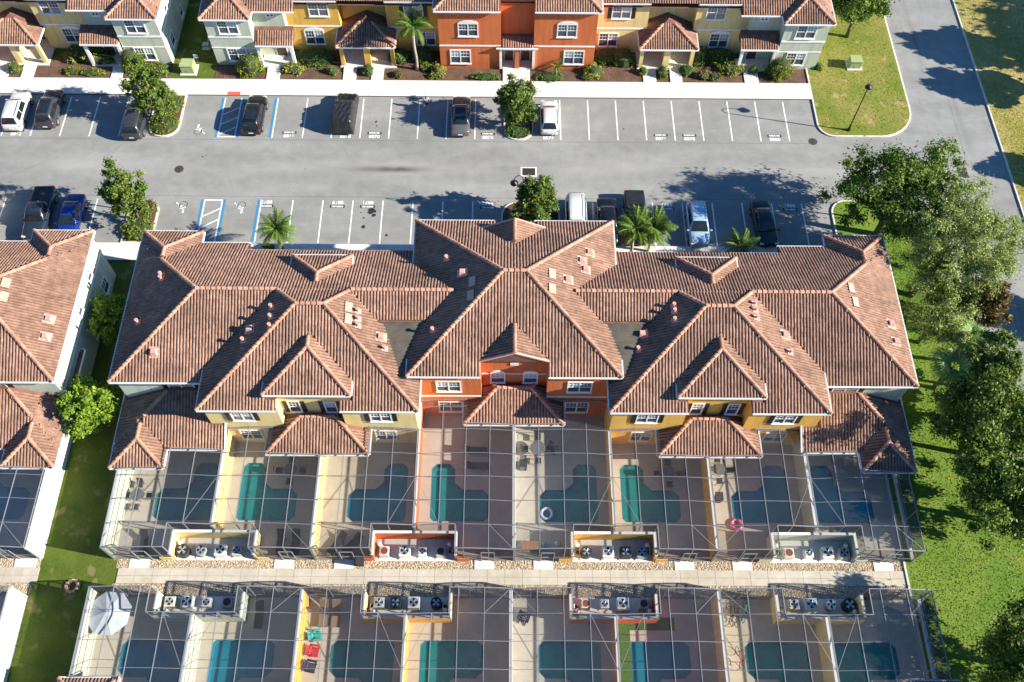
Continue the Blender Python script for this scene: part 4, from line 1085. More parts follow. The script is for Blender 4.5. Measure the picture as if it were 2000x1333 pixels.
def pump(x, y):
    t = thing('pool_filter', 'filter', 'pool filter', (x, y, 0.06), 'pool filters in the utility courts')
    MB().tube([(x,y,0.061),(x,y,0.75)], 0.17, 14).obj('tank', 'unit_beige', t)
    MB().lathe([(0.17,0.75),(0.15,0.84),(0.07,0.9),(0,0.9)], (x,y,0), 14).obj('lid', 'pvc', t)
    MB().tube([(x+0.2,y-0.05,0.12),(x+0.2,y-0.05,0.55),(x+0.2,y-0.5,0.55),(x+0.2,y-0.5,0.1),(x-0.5,y-0.5,0.1)], 0.035, 8).obj('pipe', 'pvc', t)
    MB().tube([(x-0.05,y-0.42,0.2),(x+0.35,y-0.42,0.2)], 0.12, 12).obj('pump_motor', 'unit_dark', t)
    return t
CS = {1: ((-24.4,0.95,'unit_dark','round',0.8),(-23.05,0.8,'unit_grey','round',0.75),(-21.6,0.85,'unit_white','sq',0.85),(-20.4,0.7,'unit_beige','sq',0.75)),
      3: ((-9.55,0.72,'unit_beige','rust',0.75),(-8.03,0.85,'unit_white','sq',0.85),(-6.73,0.62,'unit_white','sq',0.7),(-5.36,0.7,'unit_beige','rust',0.75)),
      5: ((5.4,0.8,'unit_dark','round',0.8),(7.0,0.85,'unit_white','sq',0.85),(8.3,0.8,'unit_dark','sq',0.8),(9.5,0.78,'unit_grey','sq',0.8)),
      7: ((20.4,0.75,'unit_beige','rust',0.75),(21.9,0.66,'unit_white','sq',0.7),(23.25,0.85,'unit_white','sq',0.85),(24.5,0.75,'unit_beige','sq',0.8))}
CLN = {'unit_dark': 'black', 'unit_grey': 'grey', 'unit_white': 'white', 'unit_beige': 'beige'}
CTN = {1: 'first', 3: 'second', 5: 'third', 7: 'fourth'}
PLC = ('leftmost', 'second', 'third', 'rightmost')
CONDS = []; PUMPS = []
for k in CS:
    for j, (x, s, body, kind, h) in enumerate(CS[k]):
        c = condenser(x, 20.62, s, h, body, kind); CONDS.append(c)
        c['label'] = '%s %s condenser, %s in the %s upper utility court' % (CLN[body], 'round' if kind == 'round' else 'square', PLC[j], CTN[k])
    for j, dx in enumerate((-2.65, 2.55)):
        p_ = pump(XP[k]+dx, 21.15); PUMPS.append(p_); p_['label'] = 'beige pool filter with white pipes, %s end of the %s upper utility court' % (('left','right')[j], CTN[k])
# labels of the upper row, then the lower row and the two neighbours as copies
def put(c, t, rot, lab):
    l = c.location; q = t(l.x, l.y); c.location = (q[0], q[1], l.z); c.rotation_euler = (0, 0, rot); c['label'] = lab
CDESC = ('above the shaded pool beside the left lawn gap','over the green pool by cream walls','over the blue pool by the black loungers','over the green pool by the orange wall','over the pool with grill and float','over the green pool by gold walls','over the pool with the pink ring','over the shaded pool beside the right lawn')
for i in range(8):
    CAGES[i]['label'] = 'screen cage, %s of the upper row, %s' % (ORD[i], CDESC[i])
    POOLS[i]['label'] = 'L-shaped %s pool, %s from left in the upper row' % ('blue' if i in (2,6,7) else 'teal', ORD[i])
for k in range(9): PW[k]['label'] = '%s garden wall with white coping, %s from left in upper row' % ({'stucco_green':'pale green','stucco_pale':'cream','stucco_orange':'orange','stucco_gold':'gold'}[WALLMAT[min(k,7)]] if k != 4 else 'white', (ORD+('ninth',))[k])
for k in COURTS: COURTS[k]['label'] = 'low %s wall round the %s upper utility court from the left' % ({'stucco_green':'pale green','stucco_pale':'cream','stucco_orange':'orange','stucco_gold':'gold'}[CMAT[k]], CTN[k])
rev = lambda i: ORD[7-i]
for i in range(8):
    put(copy_tree(CAGES[i]) if i else cage(0, True), tD, math.pi, 'grey framed screen cage, %s from left in the lower row' % rev(i))
    put(copy_tree(POOLS[i]), tD, math.pi, '%s pool with cut corners, %s from left in the lower row' % ('blue' if i in (2,6,7) else 'teal', rev(i)))
for k in range(9):
    w_ = copy_tree(PW[{0: 8, 8: 0}.get(k, k)])
    w_.location = PW[k].location
    put(w_, tD, math.pi, 'garden wall with white coping, %s from left in lower row' % (ORD+('ninth',))[8-k])
for k in COURTS: put(copy_tree(COURTS[k]), tD, math.pi, 'low wall round the %s lower utility court from the left' % CTN[8-k])
for n_, c in enumerate(CONDS):
    k = (1,3,5,7)[n_//4]; j = n_ % 4
    if j in (1, 2): put(copy_tree(c), tD, math.pi, '%s condenser in the %s lower utility court' % (('left-hand','right-hand')[2-j], CTN[8-k]))
    else: put(copy_tree(c), tD, math.pi, 'dark end condenser at the %s of the %s lower utility court' % (('right','left')[j//3], CTN[8-k]))
for n_, c in enumerate(PUMPS): put(copy_tree(c), tD, math.pi, 'pool filter at the %s end of the %s lower utility court' % (('right','left')[n_ % 2], CTN[8-(1,3,5,7)[n_//2]]))
put(copy_tree(CAGES[7]), tC, 0, 'grey framed screen cage of the left building'); put(copy_tree(POOLS[7]), tC, 0, 'teal pool of the left building at the left edge')
put(copy_tree(CAGES[0]), tE, math.pi, 'grey framed screen cage in the lower left corner'); put(copy_tree(POOLS[0]), tE, math.pi, 'pool in the lower left corner')
for (nm, x, y0, y1, lab) in (('C', -34.95, 20.1, 31.5, 'tall white garden wall of the left building facing the lawn gap'), ('E', -35.32, 5.0, 17.35, 'tall white garden wall at the lower left corner')):
    t = thing('garden_wall', lab, 'wall', (x, (y0+y1)/2, 0))
    MB().box(x-0.1, x+0.1, y0, y1, 0, 2.5).obj('masonry', 'stucco_white', t); MB().box(x-0.12, x+0.12, y0-0.02, y1, 2.5, 2.56).obj('coping', 'trim_white', t)

# ------------------------------------------------------------------ vegetation
def leaves(C, rad, n_per, ln, wd, mat, nm, origin, up=0.35, flat=0.8, tint_c=None):
    """C: clump centres (k,3), rad: clump radii; n_per leaves each; rhombic leaves."""
    k = len(C); n = k*n_per
    c = np.repeat(C, n_per, 0); r = np.repeat(rad, n_per)
    d = rng.normal(size=(n,3)); d /= np.linalg.norm(d, axis=1)[:,None]
    rr = np.abs(rng.normal(0, 0.62, n))
    p = c + d*(rr*r)[:,None]*np.array([1,1,flat])[None]
    nr = d*0.6 + rng.normal(size=(n,3))*0.6 + np.array([0,0,up]); nr /= np.linalg.norm(nr, axis=1)[:,None]
    t = rng.normal(size=(n,3)); t -= nr*(t*nr).sum(1)[:,None]; t /= np.linalg.norm(t, axis=1)[:,None]
    b = np.cross(nr, t)
    L = ln*rng.uniform(0.6, 1.3, n)[:,None]; W = wd*rng.uniform(0.6, 1.3, n)[:,None]
    V = np.stack([p-t*L/2, p+b*W/2, p+t*L/2, p-b*W/2], 1)-np.array(origin)[None,None]
    F = np.arange(n*4).reshape(-1,4)
    ct = np.repeat(tint_c if tint_c is not None else rng.random(k), n_per)
    tint = np.clip(0.45*ct+0.55*rng.random(n), 0, 1)
    return np_mesh(nm, V.reshape(-1,3), F, mat, False, np.repeat(tint, 4))
def crown_points(c, rx, ry, rz, k, seed, lobes=0.25, lo=-0.75):
    g = np.random.default_rng(seed); out = []
    ph = g.random(6)*6.28
    while len(out) < k:
        d = g.normal(size=3); d /= np.linalg.norm(d)
        if d[2] < lo: continue
        a = math.atan2(d[1], d[0])
        f = 1+lobes*(0.6*math.sin(3*a+ph[0]+2*d[2])+0.5*math.sin(5*a+ph[1])+0.4*math.sin(4*d[2]*2+ph[2]))
        q = g.random()**0.38*f
        out.append((c[0]+d[0]*rx*q, c[1]+d[1]*ry*q, c[2]+d[2]*rz*q))
    return np.array(out)
def tree(nm, label, x, y, h, rx, ry, rz, mat, seed, clumps=60, per=150, leaf=(0.26,0.13), trunk=0.16, cx=0.0, cy=0.0, bark='bark', cat='tree', group=None, lobes=0.25, lo=-0.75, cr=0.26, z0=0.0, flat=0.8):
    clumps = int(clumps*1.8); cr *= 0.80
    t = thing(nm, label, cat, (x, y, z0), group)
    g = random.Random(seed)
    cc = (x+cx, y+cy, h-rz*0.95)
    m = MB(); zt = max(0.6, h-rz*1.55)
    m.tube([(x,y,z0-0.05),(x+cx*0.25,y+cy*0.25,zt*0.55),(x+cx*0.55,y+cy*0.55,zt),(cc[0],cc[1],cc[2]+rz*0.4)], [trunk*1.25,trunk,trunk*0.75,trunk*0.2], 8)
    tr = m.obj('trunk', bark, t, smooth=True)
    pts = crown_points(cc, rx, ry, rz, clumps, seed, lobes, lo)
    for q in range(7):
        e = pts[g.randrange(len(pts))]; s_ = Vector((x+cx*0.5, y+cy*0.5, zt*g.uniform(0.75, 1.05))); e = Vector(e)
        md = s_*0.5+e*0.5+Vector((0,0,-0.1*rz))
        MB().tube([s_, md, e], [trunk*0.5, trunk*0.3, trunk*0.08], 6).obj('limb', bark, tr, smooth=True)
    rad = np.random.default_rng(seed+1).uniform(0.7, 1.3, clumps)*cr*(rx+ry)/2
    hz = (pts[:,2]-pts[:,2].min())/(np.ptp(pts[:,2])+1e-6)
    o = bpy.data.objects.new('crown', leaves(pts, rad, int(per*1.3), leaf[0]*1.0, leaf[1]*1.2, mat, 'crown', ORG[t], 0.35, flat, np.clip(0.5*rng.random(clumps)+0.35*rng.random(clumps), 0, 1)))
    link(o, t); return t
# magnolias on the islands
tree('magnolia_tree', 'bronze-topped magnolia on the far left planting island', -34.2, 63.3, 6.6, 1.8, 1.7, 3.1, 'leaf_magnolia', 3, 60, 150, (0.26,0.13), 0.12, 0, 0.3, group='magnolias on the parking islands', z0=0.13)
tree('magnolia_tree', 'bronze-topped magnolia on the near left planting island', -33.75, 51.2, 7.0, 1.75, 1.7, 3.2, 'leaf_magnolia', 4, 60, 150, (0.26,0.13), 0.12, group='magnolias on the parking islands', z0=0.13)
tree('magnolia_tree', 'dark magnolia on the far centre planting island', 0.3, 62.9, 5.6, 1.75, 1.7, 2.5, 'leaf_magnolia', 5, 55, 150, (0.26,0.13), 0.11, group='magnolias on the parking islands', z0=0.13)
tree('magnolia_tree', 'dark magnolia on the near centre island behind the orange roof', 1.9, 51.0, 5.9, 1.8, 1.7, 2.7, 'leaf_magnolia', 6, 60, 150, (0.26,0.13), 0.12, group='magnolias on the parking islands', z0=0.13)
G_ = 'trees along the right lawn'
tree('oak_tree', 'big dark oak reaching over the right end of the parking lot', 32.6, 50.0, 9.0, 5.1, 4.6, 3.2, 'leaf_oak', 21, 95, 210, (0.27,0.12), 0.28, 0.2, 0.6, group=G_, lobes=0.32, z0=0.13, cr=0.22)
tree('olive_tree', 'large grey-green tree spreading over the right road edge', 34.4, 43.6, 9.4, 5.2, 4.9, 3.3, 'leaf_olive', 22, 150, 210, (0.24,0.07), 0.26, 2.0, 1.2, group=G_, lobes=0.3, z0=0.13, cr=0.18)
tree('olive_tree', 'smaller grey-green tree below the large grey-green one', 34.0, 38.9, 6.6, 2.8, 2.6, 2.5, 'leaf_olive', 28, 55, 150, (0.24,0.08), 0.16, 0.8, 0.5, group=G_, z0=0.13)
tree('bronze_magnolia', 'brown-tinged magnolia at the road beneath the grey-green tree', 38.0, 40.4, 6.6, 2.0, 1.9, 2.7, 'leaf_bronze', 23, 50, 150, (0.28,0.14), 0.13, group=G_, z0=0.13)
tree('bronze_magnolia', 'dark magnolia by the road beside the fan palms', 37.4, 34.6, 7.0, 2.3, 2.1, 2.9, 'leaf_magnolia', 24, 55, 160, (0.28,0.14), 0.14, group=G_, z0=0.13)
tree('green_tree', 'bushy mid-green tree right of the shaded tiled porch', 35.2, 28.9, 8.0, 3.9, 3.5, 3.2, 'leaf_oak', 25, 85, 210, (0.26,0.13), 0.2, 0.4, 0.2, group=G_, z0=0.13, lobes=0.3, cr=0.23)
tree('green_tree', 'bushy green tree on the bright lawn beside the right cage', 35.8, 23.4, 8.0, 3.9, 3.5, 3.2, 'leaf_oak', 26, 85, 210, (0.26,0.13), 0.2, 0.3, 0, group=G_, z0=0.13, lobes=0.3, cr=0.23)
tree('green_tree', 'dense tree between the fan palms and the bushy mid-green tree', 36.2, 31.6, 6.6, 2.6, 2.2, 2.5, 'leaf_oak', 35, 60, 170, (0.26,0.13), 0.16, group=G_, z0=0.13)
tree('green_tree', 'dark round tree in the lower right corner', 34.3, 12.9, 7.8, 3.5, 3.8, 3.2, 'leaf_oak', 27, 90, 210, (0.26,0.13), 0.2, 0.6, -0.4, group=G_, z0=0.13, lobes=0.26, cr=0.23)
tree('oak_tree', 'dark oak at the top edge beside the far green end house', 34.3, 75.0, 7.4, 3.3, 3.1, 2.8, 'leaf_oak', 29, 70, 200, (0.27,0.13), 0.18, group='oaks by the far lawn', z0=0.13, cy=0.6)
tree('young_tree', 'yellow-green small tree against the left building wall', -33.0, 39.4, 4.3, 1.2, 2.0, 1.7, 'leaf_lime', 31, 45, 150, (0.26,0.14), 0.08, group='young trees in the left gap')
tree('young_tree', 'bright lime tree with round crown in the left lawn gap', -32.9, 31.3, 4.6, 2.0, 1.9, 1.8, 'leaf_lime', 32, 75, 170, (0.26,0.14), 0.09, group='young trees in the left gap', cr=0.24)
# trees across the road: outside the frame, their shadows lie on road and verge
for k, (x, y, h, r) in enumerate(((56.5,71.6,7.6,2.2),(56.0,66.2,7.0,2.0),(56.5,55.8,6.0,1.7),(74.5,79.5,11.5,5.2),(73.0,71.0,11.0,5.0),(55.5,39.0,7.5,2.0),(55.8,29.0,7.5,2.2))):
    tree('verge_tree', 'tree across the right road, %s from the top, shading road and verge' % (ORD[k]), x, y, h, r, r, h*0.3, 'leaf_oak', 60+k, 60, 150, (0.6,0.4), 0.2, group='trees across the right road', z0=0.13)
# palms: every frond is a part
def frond_mesh(L, droop, leafl, seed, mat, fan=False):
    g = random.Random(seed); V = []; F = []; T = []
    n = 34
    def at(t): return Vector((L*t*(1-0.18*t), 0, L*(0.42*t-droop*t*t)))
    for k in range(n+1):
        t = 0.12+0.88*k/n; p = at(t); d = (at(min(1,t+0.02))-at(t-0.02)).normalized()
        l = leafl*math.sin(math.pi*min(1,0.18+0.8*t))**0.7
        for s in (-1, 1):
            e = Vector((d.x*0.55+g.uniform(-0.15,0.2), s*0.83, d.z*0.5-0.38-g.uniform(0,0.35))).normalized()
            w = d*0.018
            tip = p+e*l*g.uniform(0.85,1.1)-Vector((0,0,0.12*l))
            b = len(V); V += [tuple(p-w), tuple(p+w), tuple(p+e*l*0.55+w*0.8), tuple(tip), tuple(p+e*l*0.55-w*0.8)]
            F.append((b,b+1,b+2,b+3,b+4)); T += [g.uniform(0.2,1.0)]*5
    m = MB(); m.tube([at(0), at(0.35), at(0.7), at(1.0)], [0.035,0.028,0.018,0.006], 5)
    b = len(V); V += m.v; F += [tuple(b+i for i in f) for f in m.f]; T += [0.6]*len(m.v)
    me = bpy.data.meshes.new('frond'); me.from_pydata([tuple(v) for v in V], [], F); me.materials.append(MATS[mat])
    a = me.attributes.new('tint','FLOAT','POINT'); a.data.foreach_set('value', T); return me
def fan_mesh(L, seed):
    g = random.Random(seed); V = []; F = []; T = []
    c = Vector((L*0.5,0,L*0.18)); n = 22
    for k in range(n):
        a = R(-125+250*k/(n-1)); l = L*0.62*(0.75+0.25*math.cos(a))*g.uniform(0.9,1.1); d = Vector((math.cos(a), math.sin(a), 0.0)); s = Vector((-d.y,d.x,0))*0.035
        m1 = c+d*l*0.6+Vector((0,0,-0.02)); tip = c+d*l+Vector((0,0,-0.28*l))
        b = len(V); V += [tuple(c), tuple(m1+s*1.6), tuple(tip), tuple(m1-s*1.6)]; F.append((b,b+1,b+2,b+3)); T += [g.uniform(0.1,1)]*4
    m = MB(); m.tube([(0,0,0), tuple(c)], [0.03,0.018], 5); b = len(V); V += m.v; F += [tuple(b+i for i in f) for f in m.f]; T += [0.4]*len(m.v)
    me = bpy.data.meshes.new('frond'); me.from_pydata(V, [], F); me.materials.append(MATS['frond_fan'])
    a = me.attributes.new('tint','FLOAT','POINT'); a.data.foreach_set('value', T); return me
FRM = [frond_mesh(2.4, dr, 0.62, 40+k, 'frond') for k, dr in enumerate((0.35,0.6,0.85,0.2))]
FNM = [fan_mesh(1.7, 50+k) for k in range(3)]
def palm(nm, label, stems, nf, sc, bark, meshes, seed, z0=0.0, group=None):
    x, y = stems[0][0], stems[0][1]
    t = thing(nm, label, 'palm', (x, y, z0), group); g = random.Random(seed)
    for (sx, sy, h, r) in stems:
        m = MB(); n = 9
        pts = [(sx+0.05*math.sin(k*0.8), sy+0.04*math.sin(k*1.1), z0+h*k/n) for k in range(n+1)]
        m.tube(pts, [r*(1.35 if k == 0 else 1.0+0.06*(k % 2)) for k in range(n+1)], 9); m.obj('trunk', bark, t, smooth=True)
        for k in range(nf):
            o = bpy.data.objects.new('frond', meshes[k % len(meshes)])
            tilt = (k/nf)*1.1-0.75+g.uniform(-0.1,0.1)
            o.rotation_euler = (g.uniform(-0.25,0.25), tilt, k*2.4+g.uniform(-0.3,0.3)); s_ = sc*g.uniform(0.85,1.12); o.scale = (s_,s_,s_)
            link(o, t); o.location = Vector((pts[-1][0], pts[-1][1], pts[-1][2]))-ORG[t]
    return t
palm('queen_palm', 'feathery palm behind the cream roof beside the blue bay line', [(-20.3,47.6,3.6,0.13)], 32, 0.9, 'bark_pale', FRM, 1, group='feather palms')
palm('queen_palm', 'double feathery palm behind the right side of the orange roof', [(10.3,47.6,4.0,0.14),(11.9,48.0,3.7,0.13)], 34, 0.95, 'bark_pale', FRM, 2, group='feather palms')
palm('queen_palm', 'small bright palm beside the silver car', [(19.6,47.3,2.0,0.1)], 20, 0.85, 'bark_pale', FRM, 3, group='feather palms')
palm('queen_palm', 'tall slim palm with pale trunk left of the far orange house', [(-9.7,70.0,5.6,0.13)], 30, 0.95, 'bark_pale', FRM, 4, z0=0.03, group='feather palms')
palm('young_palm', 'low young palm right of the far orange entrance', [(4.2,69.7,0.9,0.08)], 10, 0.42, 'bark_pale', FRM, 5, z0=0.03, group='feather palms')
palm('young_palm', 'low young palm in the bed left of the far green right end', [(20.5,70.7,0.5,0.08)], 10, 0.42, 'bark_pale', FRM, 6, z0=0.03, group='feather palms')
palm('fan_palm', 'upper fan palm between the grey-green tree and dark magnolia', [(36.2,37.0,3.6,0.17)], 20, 1.0, 'bark', FNM, 7, z0=0.13, group='fan palms')
palm('fan_palm', 'lower fan palm left of the dark magnolia', [(34.4,34.6,3.4,0.17)], 20, 1.05, 'bark', FNM, 8, z0=0.13, group='fan palms')
palm('fan_palm', 'short fan palm just right of the main roof corner', [(34.6,32.0,2.2,0.15)], 18, 0.95, 'bark', FNM, 9, z0=0.13, group='fan palms')
# shrubs
NB = [0]
def bush(nm, label, x, y, rx, ry, h, mat, group, z0=0.03, n=420, leaf=(0.17,0.10), box=False):
    rx *= 1.38; ry *= 1.25; h *= 1.25; n = int(n*1.9)
    NB[0] += 1
    t = thing(nm, label, 'shrub', (x, y, z0), group)
    k = max(14, int(22*rx*ry/0.5)); g = np.random.default_rng(900+NB[0])
    d = g.normal(size=(k,3)); d /= np.linalg.norm(d, axis=1)[:,None]; d[:,2] = np.abs(d[:,2])
    if box: d = np.clip(d*1.5, -0.85, 0.85)
    q = (0.72+0.2*g.random(k))[:,None]
    C = d*q*np.array([rx,ry,h*0.8])[None]+np.array([x,y,z0+0.06])[None]
    rad = g.uniform(0.3,0.45,k)*min(rx,ry,h)
    o = bpy.data.objects.new('foliage', leaves(C, rad, max(12, n//k), leaf[0], leaf[1], mat, 'foliage', ORG[t], 0.4, 0.9)); link(o, t)
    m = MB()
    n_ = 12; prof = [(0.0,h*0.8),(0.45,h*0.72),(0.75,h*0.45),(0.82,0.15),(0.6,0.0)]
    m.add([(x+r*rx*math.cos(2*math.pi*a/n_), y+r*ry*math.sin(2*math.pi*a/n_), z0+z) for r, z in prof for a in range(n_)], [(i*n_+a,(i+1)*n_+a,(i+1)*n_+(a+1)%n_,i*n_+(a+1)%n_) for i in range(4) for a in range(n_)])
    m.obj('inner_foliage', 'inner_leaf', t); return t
gb = 'clipped shrubs in the far beds'
bush('topiary_shrub', 'big clipped round shrub before the far left green house of the right terrace', -26.2, 69.55, 0.95, 0.85, 2.0, 'leaf_ball', gb, n=2600)
bush('topiary_shrub', 'big clipped round shrub before the far right green house', 26.5, 69.75, 1.0, 0.85, 2.0, 'leaf_ball', gb, n=2600)
bush('topiary_shrub', 'big clipped round shrub behind the far left island', -37.9, 69.9, 0.95, 0.85, 2.3, 'leaf_ball', gb, n=2600)
HL = [('hedge_shrub','dark hedge under the gold window, left of the gold porch',-20.0,71.2,1.7,0.9,1.2,'leaf_hedge'),
      ('hedge_shrub','dark shrub right of the gold porch',-11.6,71.4,0.8,0.8,1.2,'leaf_hedge'),
      ('hedge_shrub','dark shrub behind the slim palm',-9.2,71.6,0.9,0.8,1.3,'leaf_hedge'),
      ('hedge_shrub','dark hedge under the cream window beside the orange house',9.4,71.6,1.3,0.8,1.1,'leaf_hedge'),
      ('hedge_shrub','tall dark shrub left of the cream porch',11.0,71.2,0.9,0.8,1.7,'leaf_hedge'),
      ('hedge_shrub','dark shrub right of the cream porch',18.6,71.6,0.7,0.8,1.6,'leaf_hedge'),
      ('hedge_shrub','wide dark hedge under the cream arched window',20.6,71.9,1.5,0.7,1.2,'leaf_hedge'),
      ('golden_shrub','yellow shrub left of the gold house mulch patch',-22.0,69.8,1.0,0.6,0.7,'leaf_yellow'),
      ('golden_shrub','yellow shrub at the left corner of the orange house',-7.6,69.7,0.55,0.6,0.8,'leaf_yellow'),
      ('golden_shrub','yellow shrub at the right corner of the orange house',8.0,69.7,0.8,0.7,0.9,'leaf_yellow'),
      ('golden_shrub','large yellow shrub left of the green right end porch',21.9,70.2,1.1,0.7,0.8,'leaf_yellow'),
      ('golden_shrub','upper yellow shrub beside the cream porch of the far left terrace',-43.9,71.0,0.8,0.55,0.8,'leaf_yellow'),
      ('golden_shrub','long yellow shrub beside the green porch of the far left terrace',-41.3,70.7,1.2,0.5,0.8,'leaf_yellow'),
      ('hedge_shrub','dark hedge behind the yellow shrubs of the far left terrace',-42.5,71.9,2.2,0.6,1.1,'leaf_hedge'),
      ('low_shrub','low green shrub row at the pavement, far left',-42.0,69.1,1.1,0.4,0.45,'leaf_ball'),
      ('low_shrub','low olive shrub left of that low row, far left',-43.9,69.3,0.6,0.45,0.45,'leaf_ball'),
      ('low_shrub','grassy clump in the mulch before the gold house',-18.1,69.5,0.45,0.4,0.6,'leaf_lime'),
      ('low_shrub','upright clipped shrub between the two gold porch walks',-14.55,69.55,0.42,0.6,0.9,'leaf_hedge'),
      ('low_shrub','upright clipped shrub between the two cream porch walks',14.85,69.55,0.42,0.6,0.9,'leaf_hedge'),
      ('low_shrub','upright clipped shrub between the far left porch walks',-49.6,69.5,0.45,0.6,0.9,'leaf_ball'),
      ('low_shrub','round shrub left of the cream porch walk',12.9,69.8,0.35,0.35,0.7,'leaf_ball'),
      ('low_shrub','round green shrub right of the cream porch walk',17.2,69.9,0.6,0.55,0.8,'leaf_hedge'),
      ('low_shrub','olive low shrub in mulch right of the cream porch',18.9,69.3,0.55,0.5,0.6,'leaf_russet'),
      ('low_shrub','second olive low shrub in mulch right of the cream porch',20.0,69.2,0.55,0.45,0.5,'leaf_russet'),
      ('low_shrub','grassy strip at the pavement left of the orange entrance',-2.8,68.95,1.2,0.4,0.5,'leaf_hedge'),
      ('low_shrub','grassy strip at the pavement right of the orange entrance',3.6,68.95,1.2,0.5,0.55,'leaf_hedge'),
      ('low_shrub','low green shrub before the orange house left corner',-7.8,69.0,0.7,0.3,0.4,'leaf_ball'),
      ('low_shrub','small olive shrub left of the slim palm base',-11.6,69.2,0.45,0.4,0.5,'leaf_russet'),
      ('low_shrub','small green shrub right of the slim palm base',-8.8,70.2,0.5,0.5,0.6,'leaf_ball'),
      ('low_shrub','low shrub before the orange house right corner',7.2,69.0,0.6,0.3,0.4,'leaf_ball'),
      ('low_shrub','green shrub row before the far left green house',-35.6,69.8,1.1,0.5,0.7,'leaf_ball'),
      ('low_shrub','small potted shrub at the green right end porch',23.9,69.9,0.35,0.35,0.9,'leaf_hedge'),
      ('low_shrub','small green clump at the corner of the right end house',30.6,70.6,0.4,0.4,0.7,'leaf_lime')]
for nm, lab, x, y, rx, ry, h, mt in HL: bush(nm, lab, x, y, rx, ry, h, mt, gb, n=int(700*max(0.5, rx*ry+h*0.5)))
gi = 'ground cover on the parking islands'
for lab, x, y, rx, ry, h, mt in (('green ground cover on the far left island, lower half',-33.5,62.4,1.15,1.2,0.5,'leaf_ball'),('green ground cover on the far left island, upper half',-33.5,64.9,1.15,1.2,0.5,'leaf_ball'),
    ('russet ground cover at the near left island tip',-33.3,52.3,0.85,0.8,0.5,'leaf_russet'),('olive ground cover block at the near left island',-33.6,49.9,1.2,1.1,0.6,'leaf_ball'),
    ('grassy ground cover at the far centre island tip',0.45,61.9,1.15,0.8,0.45,'leaf_hedge'),('grassy ground cover filling the far centre island',0.45,64.3,1.15,1.5,0.45,'leaf_hedge'),
    ('golden shrub at the left of the near centre island',-0.2,50.4,0.7,0.8,0.7,'leaf_yellow'),('dark ground cover on the near centre island',2.6,51.6,1.2,1.3,0.45,'leaf_russet'),('olive shrub at the foot of the near centre island',1.2,49.4,1.2,0.6,0.6,'leaf_ball')):
    bush('ground_cover', lab, x, y, rx, ry, h, mt, gi, z0=0.13, n=900)
for lab, x, y, rx, ry in (('low green foliage under the double palm',11.4,47.0,1.8,0.6),('low green foliage under the small bright palm',19.8,47.0,2.2,0.6),('small round shrub beside the blue bay line palm',-21.6,48.0,0.4,0.4)):
    bush('low_shrub', lab, x, y, rx, ry, 0.7, 'frond', 'plants behind the main building', n=900, leaf=(0.3,0.06))
# grass tufts
def tufts(nm, boxes, n, mat, label, h=(0.025,0.07), excl=None):
    ar = np.array([(b[1]-b[0])*(b[3]-b[2]) for b in boxes]); B = np.array(boxes)[rng.choice(len(boxes), n, p=ar/ar.sum())]
    x = B[:,0]+(B[:,1]-B[:,0])*rng.random(n); y = B[:,2]+(B[:,3]-B[:,2])*rng.random(n); z = B[:,4]
    a = rng.uniform(0,6.28,n); w = rng.uniform(0.03,0.07,n); hh = rng.uniform(h[0],h[1],n); lx = rng.normal(0,0.06,n); ly = rng.normal(0,0.06,n)
    V = np.stack([np.stack([x-w*np.cos(a), y-w*np.sin(a), z],1), np.stack([x+w*np.cos(a), y+w*np.sin(a), z],1), np.stack([x+lx, y+ly, z+hh],1)],1)
    o = bpy.data.objects.new(nm, np_mesh(nm, V.reshape(-1,3), np.arange(n*3).reshape(-1,3), mat, False, np.repeat(rng.random(n),3))); COL.objects.link(o); tag(o, label, kind='stuff')
tufts('grass', [(29.3,38.9,10,50,0.136),(30.6,40,-5,10,0.136)], 30000, 'grass_blade', 'short bright green grass blades on the lawns')
tufts('grass', [(29.7,38.5,62.2,82,0.136)], 3500, 'grass_blade', 'short grass blades on the patchy corner lawn')
tufts('dry_grass', [(46.8,56,48,84,0.136)], 12000, 'straw_blade', 'dry straw blades on the verge and corner lawn')

# ------------------------------------------------------------------ vehicles
def loft(sections):
    V = []; F = []; n = len(sections[0])
    for s in sections: V += s
    for i in range(len(sections)-1):
        for k in range(n-1): F.append((i*n+k, i*n+k+1, (i+1)*n+k+1, (i+1)*n+k))
    F.append(tuple(range(n-1,-1,-1))); F.append(tuple(range((len(sections)-1)*n, len(sections)*n)))
    return V, F
SPEC = {  # L, W, H, belt height, hood height, [rear base, rear top, front top, windscreen base] as fractions from the tail, tail height
    'suv':   (4.65, 1.88, 1.70, 1.02, 1.00, (0.025, 0.10, 0.56, 0.735), 1.02),
    'hatch': (4.05, 1.76, 1.52, 0.96, 0.93, (0.02, 0.12, 0.58, 0.77), 0.96),
    'sedan': (4.85, 1.86, 1.46, 0.94, 0.90, (0.19, 0.33, 0.58, 0.735), 0.97),
    'pickup':(5.75, 1.98, 1.88, 1.15, 1.14, (0.385, 0.41, 0.60, 0.72), 1.15),
    'van':   (5.0, 1.98, 1.78, 1.05, 1.05, (0.015, 0.06, 0.64, 0.80), 1.05)}
